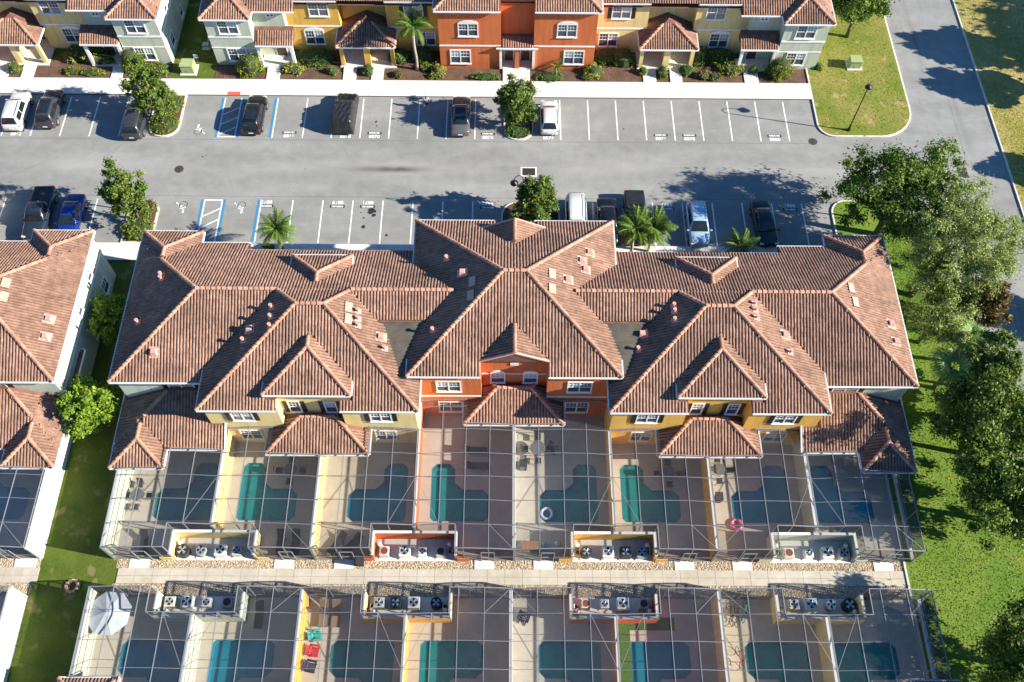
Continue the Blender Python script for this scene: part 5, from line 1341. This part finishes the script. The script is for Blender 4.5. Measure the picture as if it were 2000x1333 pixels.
def car(kind, paint_, label, x, y, heading, nm='parked_car', cat='car', rails=False, sunroof=False, cover=None):
    L, W, H, zb, zh, fr, zt = SPEC[kind]
    t = thing(nm, label, cat, (0, 0, 0), 'vehicles in the parking lot')
    hw = W/2
    X = lambda f: -L/2+L*f
    # body: stations tail to nose
    st = [(0.0,0.80,0.42,zt-0.22),(0.012,0.90,0.30,zt-0.06),(0.04,0.955,0.24,zt),(0.16,1.0,0.22,zt),(0.34,1.0,0.22,max(zb,zt)-0.01),(0.6,1.0,0.22,zb),(0.735,0.99,0.22,zb-0.01),(0.80,0.98,0.22,zh),(0.90,0.955,0.22,zh-0.05),(0.96,0.90,0.24,zh-0.13),(0.99,0.80,0.30,zh-0.26),(1.0,0.70,0.40,zh-0.38)]
    secs = []
    for f, w, z0, z1 in st:
        w *= hw; h = z1-z0
        half = [(w*0.86,z0),(w*0.97,z0+h*0.16),(w,z0+h*0.5),(w*0.985,z0+h*0.78),(w*0.93,z0+h*0.93),(w*0.80,z1),(w*0.4,z1+0.025),(0,z1+0.03)]
        sec = [(X(f),-a,z) for a, z in half]+[(X(f),a,z) for a, z in half[-2::-1]]
        secs.append(sec[::-1])
    V, F = loft(secs)
    b = MB(); b.add(V, F); body = b.obj('body', paint_, t, smooth=True)
    # cabin
    wb, wt = hw*0.90, hw*0.70
    cs = []
    for f, kz, kw in ((fr[0],0.0,0.0),(fr[0]*0.45+fr[1]*0.55,0.6,0.6),(fr[1],0.965,0.97),(fr[1]*0.6+fr[2]*0.4,1.0,1.0),(fr[2],0.97,0.97),(fr[2]*0.42+fr[3]*0.58,0.5,0.5),(fr[3],0.0,0.0)):
        z1 = zb-0.02+(H-zb+0.02)*kz; w1 = wb+(wt-wb)*kw
        half = [(wb*(1.0 if kz > 0 else 0.97),zb-0.06),(w1+0.012,z1-0.05*min(1,kz*2)),(w1-0.08,z1),(w1*0.5,z1+0.02*kz),(0,z1+0.028*kz)]
        cs.append(([(X(f),-a,z) for a, z in half]+[(X(f),a,z) for a, z in half[-2::-1]])[::-1])
    V, F = loft(cs); b = MB(); b.add(V, F); b.obj('cabin', paint_, t, smooth=True)
    def gl(nm_, f0, k0, f1, k1, ins):
        z0 = zb+(H-zb)*k0; z1 = zb+(H-zb)*k1; w0 = (wb+(wt-wb)*k0)-ins; w1 = (wb+(wt-wb)*k1)-ins
        s = 1 if f0 > f1 else -1
        m = MB()
        n = 6
        row0 = [(X(f0)+s*0.035, -w0+2*w0*q/n, z0+0.035+0.03*math.sin(math.pi*q/n)) for q in range(n+1)]
        row1 = [(X(f1)+s*0.030, -w1+2*w1*q/n, z1+0.035+0.03*math.sin(math.pi*q/n)) for q in range(n+1)]
        rm = [((a[0]+c[0])/2+s*0.04, (a[1]+c[1])/2, (a[2]+c[2])/2+0.03) for a, c in zip(row0, row1)]
        V = row0+rm+row1; F = [(i*(n+1)+q, i*(n+1)+q+1, (i+1)*(n+1)+q+1, (i+1)*(n+1)+q) for i in range(2) for q in range(n)]
        m.add(V, F); m.obj(nm_, 'car_glass', t, smooth=True)
    if not cover:
        gl('windscreen', fr[3]-0.012, 0.06, fr[2]+0.012, 0.93, 0.09); gl('rear_window', fr[0]+0.008, 0.12, fr[1]-0.004, 0.9, 0.12)
        for s in (-1, 1):
            cuts = [fr[1]+0.01, (fr[1]+fr[2])/2, fr[2]+0.015]
            for a, c in zip(cuts, cuts[1:]):
                m = MB(); a2, c2 = a+0.012, c-0.008
                m.add([(X(a2),s*(wb+0.012),zb+0.07),(X(c2+(0.05 if c == cuts[-1] else 0)),s*(wb+0.012),zb+0.07),(X(c2),s*(wt+0.045),zb+(H-zb)*0.86),(X(a2),s*(wt+0.045),zb+(H-zb)*0.86)], [(0,1,2,3)])
                m.obj('side_window', 'car_glass', t)
            MB().cbox(X(fr[3]-0.03), s*(hw+0.10), zb+0.06, 0.14, 0.20, 0.13).obj('mirror', paint_, t, bevel=0.03)
            MB().cbox(X(0.965), s*hw*0.70, zh-0.20, 0.22, 0.34, 0.12).obj('headlight', 'lamp_clear', t, bevel=0.03)
            MB().cbox(X(0.018), s*hw*0.80, zt-0.16, 0.09, 0.22, 0.17).obj('taillight', 'lamp_red', t, bevel=0.03)
        MB().cbox(X(0.002), 0, 0.62, 0.05, 0.42, 0.14).obj('number_plate', 'plate', t)
        MB().box(X(0.985), X(0.999), -hw*0.5, hw*0.5, 0.42, 0.62).obj('grille', 'grille_dark', t)
    if rails:
        for s in (-1, 1): MB().tube([(X(fr[1]+0.03),s*(wt-0.06),H+0.02),(X(fr[1]+0.05),s*(wt-0.06),H+0.06),(X(fr[2]-0.05),s*(wt-0.06),H+0.06),(X(fr[2]-0.02),s*(wt-0.06),H+0.01)], 0.022, 6).obj('roof_rail', 'rim_metal', t)
    if sunroof: MB().box(X(fr[1]+0.06), X(fr[2]-0.03), -wt*0.72, wt*0.72, H+0.022, H+0.036).obj('sunroof', 'car_glass', t)
    if kind == 'pickup':
        MB().box(X(0.03), X(0.372), -hw*0.82, hw*0.82, zt+0.012, zt+0.045).obj('bed_cover', 'tarp', t, bevel=0.01)
    for f in (0.185, 0.80):
        for s in (-1, 1):
            rw = 0.335 if kind in ('sedan','hatch') else 0.37
            m = MB(); m.tube([(X(f), s*(hw-0.21), rw), (X(f), s*(hw+0.012), rw)], rw, 18)
            w = m.obj('wheel', 'rubber', t); MB().tube([(X(f), s*(hw+0.0), rw), (X(f), s*(hw+0.02), rw)], rw*0.62, 14).obj('rim', 'rim_metal', w)
    if cover:
        # wrinkled tarpaulin thrown over the vehicle
        bm = bmesh.new(); nx, ny = 40, 22
        g = np.random.default_rng(5)
        vs = {}
        for i in range(nx+1):
            for j in range(ny+1):
                xx = X(-0.03)+(L*1.06)*i/nx; yy = (-hw-0.14)+(W+0.28)*j/ny; f = i/nx
                top = zt if f < fr[0] else (H if fr[1] <= f <= fr[2] else (zb+(H-zb)*((f-fr[0])/(fr[1]-fr[0])) if f < fr[1] else (zb+(H-zb)*max(0,(fr[3]-f)/(fr[3]-fr[2])) if f < fr[3] else zh-0.25*(f-fr[3])/(1-fr[3]))))
                ey = min(1, (hw+0.14-abs(yy))/0.34); ex = min(1, min(i, nx-i)/2.2)
                e = min(ey, ex)
                zz = 0.35+(top+0.06-0.35)*(1-(1-e)**2.4)
                zz += 0.035*math.sin(9*xx+4*yy+2*math.sin(3*yy))+0.03*math.sin(14*yy+5*xx)+float(g.normal(0,0.012))
                vs[i,j] = bm.verts.new((xx, yy, zz))
        for i in range(nx):
            for j in range(ny): bm.faces.new((vs[i,j],vs[i+1,j],vs[i+1,j+1],vs[i,j+1]))
        me = bpy.data.meshes.new('tarpaulin'); bm.to_mesh(me); bm.free(); me.materials.append(MATS['tarp'])
        for p in me.polygons: p.use_smooth = True
        link(bpy.data.objects.new('tarpaulin', me), t)
    t.location = (x, y, 0.01); t.rotation_euler = (0, 0, heading)
    return t
NO, SO = math.pi/2, -math.pi/2
car('suv', 'car_white', 'white suv at the far left of the upper parking row', -47.7, 63.6, NO+0.03, rails=True)
car('suv', 'car_graphite', 'dark grey suv with glass roof beside the white suv', -44.6, 63.9, NO+0.02, sunroof=True)
car('suv', 'car_graphite', 'dark car half hidden under the left island magnolia', -36.1, 62.6, NO)
car('suv', 'car_black', 'black suv in the accessible bay of the upper row', -24.9, 63.3, NO-0.02, sunroof=True)
car('suv', 'car_black', 'vehicle under a wrinkled black tarpaulin in the upper row', -16.25, 63.7, NO-0.03, nm='covered_car', cover=True)
car('sedan', 'car_grey', 'grey-brown sedan with sunroof left of the centre island', -5.1, 63.4, NO, sunroof=True)
car('hatch', 'car_white', 'small white hatchback right of the centre island', 3.4, 63.3, NO)
car('pickup', 'car_slate', 'dark slate pickup with covered bed behind the left building', -42.5, 51.3, SO+0.02, nm='pickup_truck', cat='pickup')
car('sedan', 'car_blue', 'bright blue sedan beside the dark pickup', -39.65, 51.0, SO+0.02)
car('suv', 'car_white', 'white car cut off by the left edge in the near row', -47.9, 52.0, SO)
car('van', 'car_white', 'white van-like car right of the near centre island', 5.6, 51.0, SO, rails=True)
car('sedan', 'car_black', 'black sedan between the white van and the black pickup', 8.4, 50.9, SO)
car('pickup', 'car_black', 'black pickup with flat bed cover behind the double palm', 10.95, 51.3, SO, nm='pickup_truck', cat='pickup')
car('suv', 'car_silver_shade_tint', 'pale silver-blue suv in the shade of the big oak', 16.5, 50.6, SO, rails=True)
car('sedan', 'car_black', 'black sedan near the right end of the lower parking row', 22.5, 50.8, SO+0.06)

# ------------------------------------------------------------------ street lamps and utility boxes
def lamp(x, y, z0, az, label, h=6.0):
    t = thing('street_lamp', label, 'street lamp', (x, y, z0), 'black lanterns on crook posts')
    MB().lathe([(0.0,0),(0.19,0),(0.17,0.12),(0.11,0.3),(0.085,0.75),(0.06,0.8)], (x,y,z0), 12).obj('base', 'black_metal', t)
    MB().tube([(x,y,z0+0.7),(x,y,z0+h-0.55)], [0.062,0.045], 10).obj('post', 'black_metal', t)
    d = Vector((math.cos(az), math.sin(az), 0)); pts = []
    for k in range(11):
        a = math.pi*k/10; pts.append(Vector((x,y,z0+h-0.55))+d*(0.38*(1-math.cos(a)))+Vector((0,0,0.55*math.sin(a))))
    MB().tube(pts, 0.035, 8).obj('crook', 'black_metal', t)
    e = pts[-1]
    MB().lathe([(0.03,0.0),(0.06,-0.1),(0.16,-0.22),(0.34,-0.36),(0.36,-0.42),(0.30,-0.43)], tuple(e), 16).obj('shade', 'black_metal', t, smooth=True)
    MB().lathe([(0.29,-0.42),(0.27,-0.56),(0.16,-0.68),(0,-0.72)], tuple(e), 16).obj('globe', 'lamp_clear', t, smooth=True)
    return t
lamp(-33.6, 62.35, 0.13, R(185), 'leaning-looking lamp post on the far left island')
lamp(-33.2, 51.9, 0.13, R(185), 'lamp mostly hidden behind the near left magnolia')
lamp(0.75, 51.6, 0.13, R(185), 'lamp left of the near centre magnolia')
lamp(1.0, 62.1, 0.13, R(185), 'lamp in front of the far centre magnolia')
lamp(32.25, 62.35, 0.136, R(60), 'lamp post standing on the corner lawn by the road')
lamp(30.6, 52.0, 0.136, R(185), 'lamp under the big oak at the right end of the lot')
def transformer(x, y, z0, s, label, mat='utility_green'):
    t = thing('transformer_box', label, 'utility box', (x, y, z0))
    MB().box(x-s*0.65, x+s*0.65, y-s*0.6, y+s*0.6, z0-0.02, z0+0.1).obj('concrete_pad', 'concrete', t)
    MB().box(x-s*0.5, x+s*0.5, y-s*0.45, y+s*0.45, z0+0.1, z0+s*0.85).obj('cabinet', mat, t, bevel=0.03)
    MB().box(x-s*0.52, x+s*0.52, y-s*0.50, y-s*0.05, z0+s*0.851, z0+s*0.9).obj('lid', mat, t)
    MB().box(x-0.12, x+0.12, y-s*0.5+0.03, y-s*0.45-0.005, z0+0.35, z0+0.5).obj('lock_plate', 'steel', t)
transformer(-32.4, 69.7, 0.0, 1.25, 'pale green transformer box on grass between the far terraces')
transformer(34.25, 70.9, 0.136, 1.15, 'pale green transformer box on the corner lawn')
for k, (x, y, s) in enumerate(((-31.2,72.9,0.6),(-30.8,74.2,0.7))):
    transformer(x, y, 0.0, s, ('small grey service box in the shaded gap, nearer one','small grey service box in the shaded gap, farther one')[k], 'grey_box')
for k, (x, y) in enumerate(((-31.8,70.9),(-25.6,69.1))):
    t = thing('yard_sign', ('small white sign on a stake in the shaded gap','small white sign on a stake at the round shrub')[k], 'sign', (x, y, 0.03))
    MB().bar((x,y,0.02),(x,y,0.7),0.04).obj('stake','steel',t); MB().box(x-0.22,x+0.22,y-0.025,y+0.0,0.5,0.95).obj('board','paint_white',t)
    MB().box(x-0.16,x+0.16,y-0.031,y-0.026,0.68,0.85).obj('printed_field','paint_blue',t)
# entry walks from the porches to the pavement
for k, (xa, xb, lab) in enumerate(((-17.0,-15.7,'left gold porch'),(-14.2,-13.0,'right gold porch'),(-1.1,1.6,'orange entrance'),(12.9,14.2,'left cream porch'),(15.6,16.8,'right cream porch'),(23.0,24.4,'green right end'),(-24.6,-23.3,'green left end'),(-51.3,-50.2,'far left porch'),(-48.9,-47.7,'second far left porch'),(-40.0,-38.9,'far left green porch'))):
    o = MB().box(xa, xb, 68.46, 70.2, 0.0, 0.12).obj('entry_walk', 'concrete'); tag(o, 'concrete entry walk to the %s' % lab, kind='structure')
    o = MB().box(xa, xb, 69.55, 70.25, 0.121, 0.2).obj('entry_step', 'concrete'); tag(o, 'concrete step at the %s' % lab, kind='structure')

# ------------------------------------------------------------------ things in the pool gardens
def lounger(x, y, az, mat, label, back=0.5):
    t = thing('sun_lounger', label, 'lounger', (0,0,0), 'sun loungers on the decks')
    for s in (-1, 1):
        MB().tube([(-0.95,s*0.31,0.32),(0.35,s*0.31,0.32),(0.95,s*0.31,0.32+back)], 0.02, 6).obj('rail', 'dark_alu', t)
        for q in (-0.75, 0.25): MB().tube([(q,s*0.31,0.0),(q,s*0.31,0.32)], 0.02, 6).obj('leg', 'dark_alu', t)
    m = MB(); m.quad((-0.95,-0.3,0.325),(0.35,-0.3,0.325),(0.35,0.3,0.325),(-0.95,0.3,0.325)); m.obj('seat', mat, t)
    m = MB(); m.quad((0.36,-0.3,0.33),(0.95,-0.3,0.33+back),(0.95,0.3,0.33+back),(0.36,0.3,0.33)); m.obj('backrest', mat, t)
    t.location = (x, y, 0.031); t.rotation_euler = (0,0,az)
def chair(x, y, az, mat, label, kind='adirondack'):
    t = thing('garden_chair', label, 'chair', (0,0,0), 'chairs on the decks')
    for s in (-1, 1):
        MB().bar((0.3,s*0.28,0.0),(0.3,s*0.28,0.58),0.07).obj('front_leg', mat, t); MB().bar((-0.45,s*0.24,0.02),(0.32,s*0.24,0.36),0.06,0.1).obj('rear_leg', mat, t)
        MB().box(-0.32,0.4,s*0.36-0.08,s*0.36+0.08,0.58,0.615).obj('armrest', mat, t)
    for k in range(5): MB().bar((0.32-k*0.12,-0.26,0.37-k*0.03),(0.32-k*0.12,0.26,0.37-k*0.03),0.1,0.02).obj('seat_slat', mat, t)
    for k in range(5):
        yy = -0.22+k*0.11; MB().bar((-0.2,yy,0.25),(-0.48,yy*1.25,0.98-0.03*abs(k-2)),0.095,0.02).obj('back_slat', mat, t)
    t.location = (x, y, 0.031); t.rotation_euler = (0,0,az)
chair(-14.0, 14.55, 0.25, 'chair_teal', 'teal slatted garden chair by the gold wall, lower row')
chair(-14.05, 13.5, -0.1, 'chair_red', 'red slatted garden chair below the teal one')
chair(-14.15, 12.45, -0.2, 'chair_navy', 'navy slatted garden chair below the red one')
chair(0.75, 15.9, 1.2, 'chair_navy', 'dark chair on the sunlit deck of the fifth lower cage')
chair(3.0, 29.0, 2.6, 'chair_navy', 'dark chair beside the pool under the fifth upper cage')
lounger(-13.1, 21.3, R(55), 'sling_dark', 'upper black lounger in the third upper cage', 0.3)
lounger(-12.0, 21.2, R(48), 'sling_dark', 'lower black lounger in the third upper cage', 0.3)
lounger(-13.6, 17.0-0.9, R(90), 'sling_brown', 'left brown lounger by the gold wall of the third lower cage')
lounger(-12.7, 17.0-0.9, R(90), 'sling_brown', 'right brown lounger by the gold wall of the third lower cage')
lounger(-3.0, 28.8, R(180), 'sling_dark', 'upper dark lounger in the shade of the fourth upper cage')
lounger(-2.9, 27.5, R(180), 'sling_dark', 'lower dark lounger in the shade of the fourth upper cage')
lounger(-27.5, 21.2, R(90), 'sling_dark', 'dark lounger at the gate of the first upper cage')
lounger(-17.3, 21.3, R(90), 'sling_dark', 'left dark lounger in the second upper cage'); lounger(-16.2, 21.3, R(90), 'sling_dark', 'right dark lounger in the second upper cage')
lounger(-18.2, 16.0, R(90), 'sling_dark', 'dark lounger in the second lower cage')
def parasol(x, y, r, label):
    t = thing('parasol', label, 'parasol', (x, y, 0.031))
    MB().lathe([(0,0),(0.32,0.0),(0.3,0.07),(0.05,0.1)], (x,y,0.031), 16).obj('base', 'dark_alu', t)
    MB().tube([(x,y,0.1),(x,y,2.25)], 0.028, 8).obj('pole', 'steel', t)
    n = 8
    rim = [(x+r*math.cos(2*math.pi*k/n+0.3), y+r*math.sin(2*math.pi*k/n+0.3), 1.78) for k in range(n)]
    for k in range(n):
        a, b = rim[k], rim[(k+1) % n]; mid = ((a[0]+b[0])/2, (a[1]+b[1])/2, 1.76)
        q = lambda p, f: (x+(p[0]-x)*f, y+(p[1]-y)*f, 2.3+(p[2]-2.3)*f)
        m = MB(); m.add([(x,y,2.3), q(a,0.5), q(a,1), mid, q(b,1), q(b,0.5)], [(0,1,2,3),(0,3,4,5)]); m.obj('canopy_panel', 'canvas_grey', t)
        MB().tube([(x,y,2.26), (a[0],a[1],a[2]-0.03)], 0.012, 5).obj('rib', 'steel', t)
    MB().lathe([(0,0.09),(0.05,0.05),(0.06,0.0)], (x,y,2.29), 10).obj('finial', 'dark_alu', t)
parasol(-28.4, 15.75, 1.6, 'large grey parasol in the first lower cage')
def ring(x, y, z, r, q, mat, label):
    n, k = 24, 10
    V = [(x+(r+q*math.cos(b))*math.cos(a), y+(r+q*math.cos(b))*math.sin(a), z+q*math.sin(b)) for a in np.linspace(0,2*math.pi,n,endpoint=False) for b in np.linspace(0,2*math.pi,k,endpoint=False)]
    F = [(i*k+j, ((i+1)%n)*k+j, ((i+1)%n)*k+(j+1)%k, i*k+(j+1)%k) for i in range(n) for j in range(k)]
    m = MB(); m.add(V, F); o = m.obj('swim_ring', mat, None, (x, y, z-q), smooth=True); tag(o, label, 'swim ring')
ring(16.9, 22.95, 0.145, 0.38, 0.115, 'vinyl_pink', 'pink swim ring on the deck of the seventh upper cage')
ring(2.55, 23.8, 0.0, 0.42, 0.115, 'vinyl_clear', 'translucent violet swim ring floating in the fifth upper pool')
def table(x, y, r, label, mat='dark_alu'):
    t = thing('garden_table', label, 'table', (x, y, 0.031))
    MB().tube([(x,y,0.70),(x,y,0.73)], r, 20).obj('table_top', mat, t)
    for k in range(4):
        a = k*math.pi/2+0.5; MB().tube([(x+r*0.75*math.cos(a),y+r*0.75*math.sin(a),0.031),(x+r*0.5*math.cos(a),y+r*0.5*math.sin(a),0.7)], 0.022, 6).obj('leg', mat, t)
def seat(x, y, az, label, mat='sling_dark'):
    t = thing('patio_chair', label, 'chair', (0,0,0), 'patio chairs round the tables')
    for sx in (-1, 1):
        for sy in (-1, 1): MB().tube([(sx*0.22,sy*0.22,0),(sx*0.22,sy*0.22,0.44)], 0.018, 6).obj('leg', 'dark_alu', t)
        MB().tube([(-0.22,sx*0.25,0.44),(-0.2,sx*0.25,0.66),(0.2,sx*0.25,0.66)], 0.018, 6).obj('armrest', 'dark_alu', t)
    MB().box(-0.24,0.24,-0.24,0.24,0.43,0.46).obj('seat', mat, t); MB().bar((-0.24,0,0.46),(-0.36,0,0.95),0.46,0.03).obj('backrest', mat, t)
    t.location = (x,y,0.031); t.rotation_euler = (0,0,az)
tabs = ((-28.6,24.9,0.5,'first upper cage'),(1.9,28.9,0.6,'fifth upper cage'),(15.9,27.2,0.5,'seventh upper cage'),(12.0,26.9,0.5,'sixth upper cage'),(-17.2,27.0,0.5,'second upper cage'))
for x, y, r, lab in tabs:
    table(x, y, r, 'round dark patio table in the %s' % lab)
    for k, w in enumerate(('right','far','left','near')):
        a = k*math.pi/2; seat(x+(r+0.38)*math.cos(a), y+(r+0.38)*math.sin(a), a+math.pi, 'dark patio chair at the %s side of the table in the %s' % (w, lab))
def grill(x, y, label):
    t = thing('gas_grill', label, 'grill', (x, y, 0.031))
    MB().box(x-0.28,x+0.28,y-0.3,y+0.3,0.12,0.8).obj('cabinet','unit_dark',t)
    m = MB(); n = 8
    pr = [(-0.3+0.6*k/n, 0.8+0.28*math.sin(math.pi*k/n)) for k in range(n+1)]
    V = [(x-0.3,y+a,z) for a,z in pr]+[(x+0.3,y+a,z) for a,z in pr]; m.add(V, [(k,k+1,n+2+k,n+1+k) for k in range(n)]+[tuple(range(n+1)), tuple(range(2*n+1,n,-1))]); m.obj('hood','unit_dark',t)
    for s in (-1,1): MB().box(x-0.25,x+0.25,y+s*0.33-(0.32 if s<0 else 0),y+s*0.33+(0.32 if s>0 else 0),0.76,0.8).obj('side_shelf','dark_alu',t)
    MB().tube([(x-0.38,y-0.2,0.9),(x-0.38,y+0.2,0.9)],0.018,6).obj('handle','steel',t)
    for q in (-1,1): MB().tube([(x-0.22,y+q*0.26,0.1),(x-0.16,y+q*0.26,0.1)],0.09,10).obj('wheel','rubber',t)
grill(0.75, 27.6, 'black gas grill on the sunlit deck of the fifth upper cage')
def bicycle(x, y, az, fm, label):
    t = thing('bicycle', label, 'bicycle', (0,0,0), 'bicycles in the seventh lower cage')
    for q in (-0.52, 0.52):
        n, k, r = 20, 6, 0.32
        V = [(q+(r+0.02*math.cos(b))*math.cos(a), 0.02*math.sin(b), 0.34+(r+0.02*math.cos(b))*math.sin(a)) for a in np.linspace(0,2*math.pi,n,endpoint=False) for b in np.linspace(0,2*math.pi,k,endpoint=False)]
        m = MB(); m.add(V, [(i*k+j, ((i+1)%n)*k+j, ((i+1)%n)*k+(j+1)%k, i*k+(j+1)%k) for i in range(n) for j in range(k)]); w = m.obj('wheel','rubber',t)
        m = MB()
        for a in range(6): m.bar((q,0,0.34),(q+r*math.cos(a*math.pi/3),0,0.34+r*math.sin(a*math.pi/3)),0.008)
        m.obj('spokes','steel',w)
    m = MB()
    for a, b in (((-0.52,0,0.34),(-0.1,0,0.32)),((-0.1,0,0.32),(-0.22,0,0.85)),((-0.22,0,0.8),(0.36,0,0.86)),((-0.1,0,0.32),(0.38,0,0.8)),((-0.52,0,0.34),(-0.22,0,0.8)),((0.52,0,0.34),(0.36,0,0.95))): m.tube([a,b],0.02,6)
    m.obj('frame', fm, t)
    MB().tube([(0.34,-0.28,1.0),(0.4,-0.1,0.98),(0.4,0.1,0.98),(0.34,0.28,1.0)],0.016,6).obj('handlebar','black_metal',t)
    MB().lathe([(0,0.04),(0.09,0.03),(0.1,0.0),(0,0)],(-0.24,0,0.86),10).obj('saddle','rubber',t)
    t.location = (x,y,0.031); t.rotation_euler = (0.12,0,az)
for k, (x, y, az, fm, lab) in enumerate(((15.55,16.2,R(95),'black_metal','leftmost black bicycle at the wall of the seventh lower cage'),(16.0,16.1,R(85),'grille_dark','middle dark bicycle in the seventh lower cage'),(16.6,16.4,R(80),'chair_teal','teal bicycle right of the dark ones in the seventh lower cage'),(15.9,13.1,R(100),'chair_red','red bicycle lower down in the seventh lower cage'))): bicycle(x, y, az, fm, lab)
def bin_(x, y, label, mat='sling_dark'):
    t = thing('wheeled_bin', label, 'bin', (x, y, 0.03))
    m = MB(); m.add([(x-0.22,y-0.22,0.06),(x+0.22,y-0.22,0.06),(x+0.22,y+0.22,0.06),(x-0.22,y+0.22,0.06),(x-0.28,y-0.28,0.95),(x+0.28,y-0.28,0.95),(x+0.28,y+0.28,0.95),(x-0.28,y+0.28,0.95)], [(3,2,1,0),(4,5,6,7),(0,1,5,4),(1,2,6,5),(2,3,7,6),(3,0,4,7)]); m.obj('bin_body', mat, t)
    MB().box(x-0.3,x+0.3,y-0.3,y+0.34,0.951,1.0).obj('bin_lid', mat, t)
    for q in (-1,1): MB().tube([(x+q*0.2,y+0.26,0.1),(x+q*0.26,y+0.26,0.1)],0.09,10).obj('wheel','rubber',t)
bin_(-11.25, 19.85, 'black wheeled bin on the gravel by the second upper court')
bin_(15.65, 24.9, 'black bin on the sunlit deck of the seventh upper cage')
o = MB().box(0.6,1.9,20.9,21.5,0.031,0.5).obj('toy_chest','wood_warm',None,(1.25,21.2,0.031),bevel=0.03); tag(o,'brown wooden toy chest at the front of the fifth upper cage','chest')
for k, (x, y, mt, lab) in enumerate(((2.3,21.3,'vinyl_blue','blue beach ball at the front of the fifth upper cage'),(3.3,21.4,'leaf_yellow','yellow beach ball at the front of the fifth upper cage'))):
    m = MB(); m.lathe([(0.0,0.0)]+[(0.2*math.sin(a),0.2-0.2*math.cos(a)) for a in np.linspace(0.3,2.84,8)]+[(0,0.4)],(x,y,0.031),14); o = m.obj('beach_ball','vinyl_blue' if k == 0 else 'canvas_grey',None,(x,y,0.031),smooth=True); tag(o, lab if k == 0 else 'grey beach ball at the front of the fifth upper cage','ball')
m = MB(); m.prism([(7.55,9.0),(8.35,9.0),(8.35,15.1),(11.6,15.1),(11.6,16.0),(7.55,16.0)], 0.032, 0.05)
o = m.obj('turf_mat', 'turf', None, (7.6, 15.5, 0.032)); tag(o, 'L-shaped green artificial turf beside a pool, sixth lower cage', 'turf')
# low iron fire-pit ring of stones on the left lawn
t = thing('stone_ring', 'ring of pink stones on grass at the left lawn gap corner', 'stone ring', (-32.2, 18.1, 0))
for k in range(12):
    a = k*math.pi/6; x, y = -32.2+0.42*math.cos(a), 18.1+0.42*math.sin(a)
    MB().box(x-0.1, x+0.1, y-0.09, y+0.09, 0.0, 0.16).obj('stone', 'vent_pale', t, bevel=0.03)

# ------------------------------------------------------------------ the walking person
def skin(nm, verts, edges, mat, parent, root=0):
    me = bpy.data.meshes.new(nm); me.from_pydata([v[:3] for v in verts], edges, [])
    o = bpy.data.objects.new(nm, me); me.materials.append(MATS[mat])
    if parent is None: COL.objects.link(o)
    else: link(o, parent)
    md = o.modifiers.new('skin', 'SKIN'); md.use_smooth_shade = True
    sv = me.skin_vertices[0].data
    for k, v in enumerate(verts):
        sv[k].radius = (v[3], v[4] if len(v) > 4 else v[3]); sv[k].use_root = (k == root)
    s2 = o.modifiers.new('sub', 'SUBSURF'); s2.levels = 1; s2.render_levels = 2
    return o
pv = [(0,0,0.95,0.15,0.11),(0,0,1.15,0.14,0.10),(0,0.01,1.38,0.17,0.11),(0,0.01,1.50,0.06),(0,0.03,1.62,0.085,0.1),(0,0.03,1.72,0.07,0.09),
      (0.2,0.0,1.42,0.06),(0.27,-0.06,1.15,0.048),(0.27,0.06,0.92,0.036),(0.27,0.1,0.83,0.03),(-0.2,0.0,1.42,0.06),(-0.27,0.06,1.16,0.048),(-0.26,0.2,0.97,0.036),(-0.26,0.25,0.9,0.03),
      (0.09,0.0,0.9,0.09),(0.1,0.14,0.5,0.062),(0.1,0.1,0.1,0.04),(0.1,0.24,0.05,0.036),(-0.09,0.0,0.9,0.09),(-0.1,-0.06,0.48,0.062),(-0.1,-0.28,0.14,0.04),(-0.1,-0.18,0.05,0.036)]
pe = [(0,1),(1,2),(2,3),(3,4),(4,5),(2,6),(6,7),(7,8),(8,9),(2,10),(10,11),(11,12),(12,13),(0,14),(14,15),(15,16),(16,17),(0,18),(18,19),(19,20),(20,21)]
per = skin('person', pv, pe, 'skin', None); ORG[per] = Vector((0,0,0))
per.location = (-8.45, 64.8, 0.012); per.rotation_euler = (0,0,0.15)
tag(per, 'person in pale blue shirt and dark shorts walking between bays toward pavement', 'person')
for sx in (-1, 1):
    fx, fy = 0.27*sx, (0.12 if sx > 0 else 0.27); fz = 0.8 if sx > 0 else 0.87
    for k in range(5): skin('finger', [(fx+(k-2)*0.016, fy, fz, 0.009), (fx+(k-2)*0.018, fy+0.015, fz-(0.05 if k else 0.035), 0.008), (fx+(k-2)*0.018, fy+0.035, fz-(0.08 if k else 0.05), 0.007)], [(0,1),(1,2)], 'skin', per)
skin('shirt', [(0,0,0.9,0.175,0.135),(0,0,1.15,0.165,0.125),(0,0.01,1.38,0.195,0.135),(0,0.01,1.47,0.09),(0.21,0,1.41,0.085),(0.27,-0.05,1.2,0.075),(-0.21,0,1.41,0.085),(-0.27,0.05,1.2,0.075)], [(0,1),(1,2),(2,3),(2,4),(4,5),(2,6),(6,7)], 'shirt', per)
skin('shorts', [(0,0,0.92,0.165,0.125),(0.09,0.01,0.86,0.115),(0.1,0.12,0.56,0.1),(-0.09,0.0,0.86,0.115),(-0.1,-0.05,0.55,0.1)], [(0,1),(1,2),(0,3),(3,4)], 'shorts', per)
skin('hair', [(0,-0.01,1.66,0.09,0.1),(0,0.0,1.74,0.085,0.1)], [(0,1)], 'hair', per)
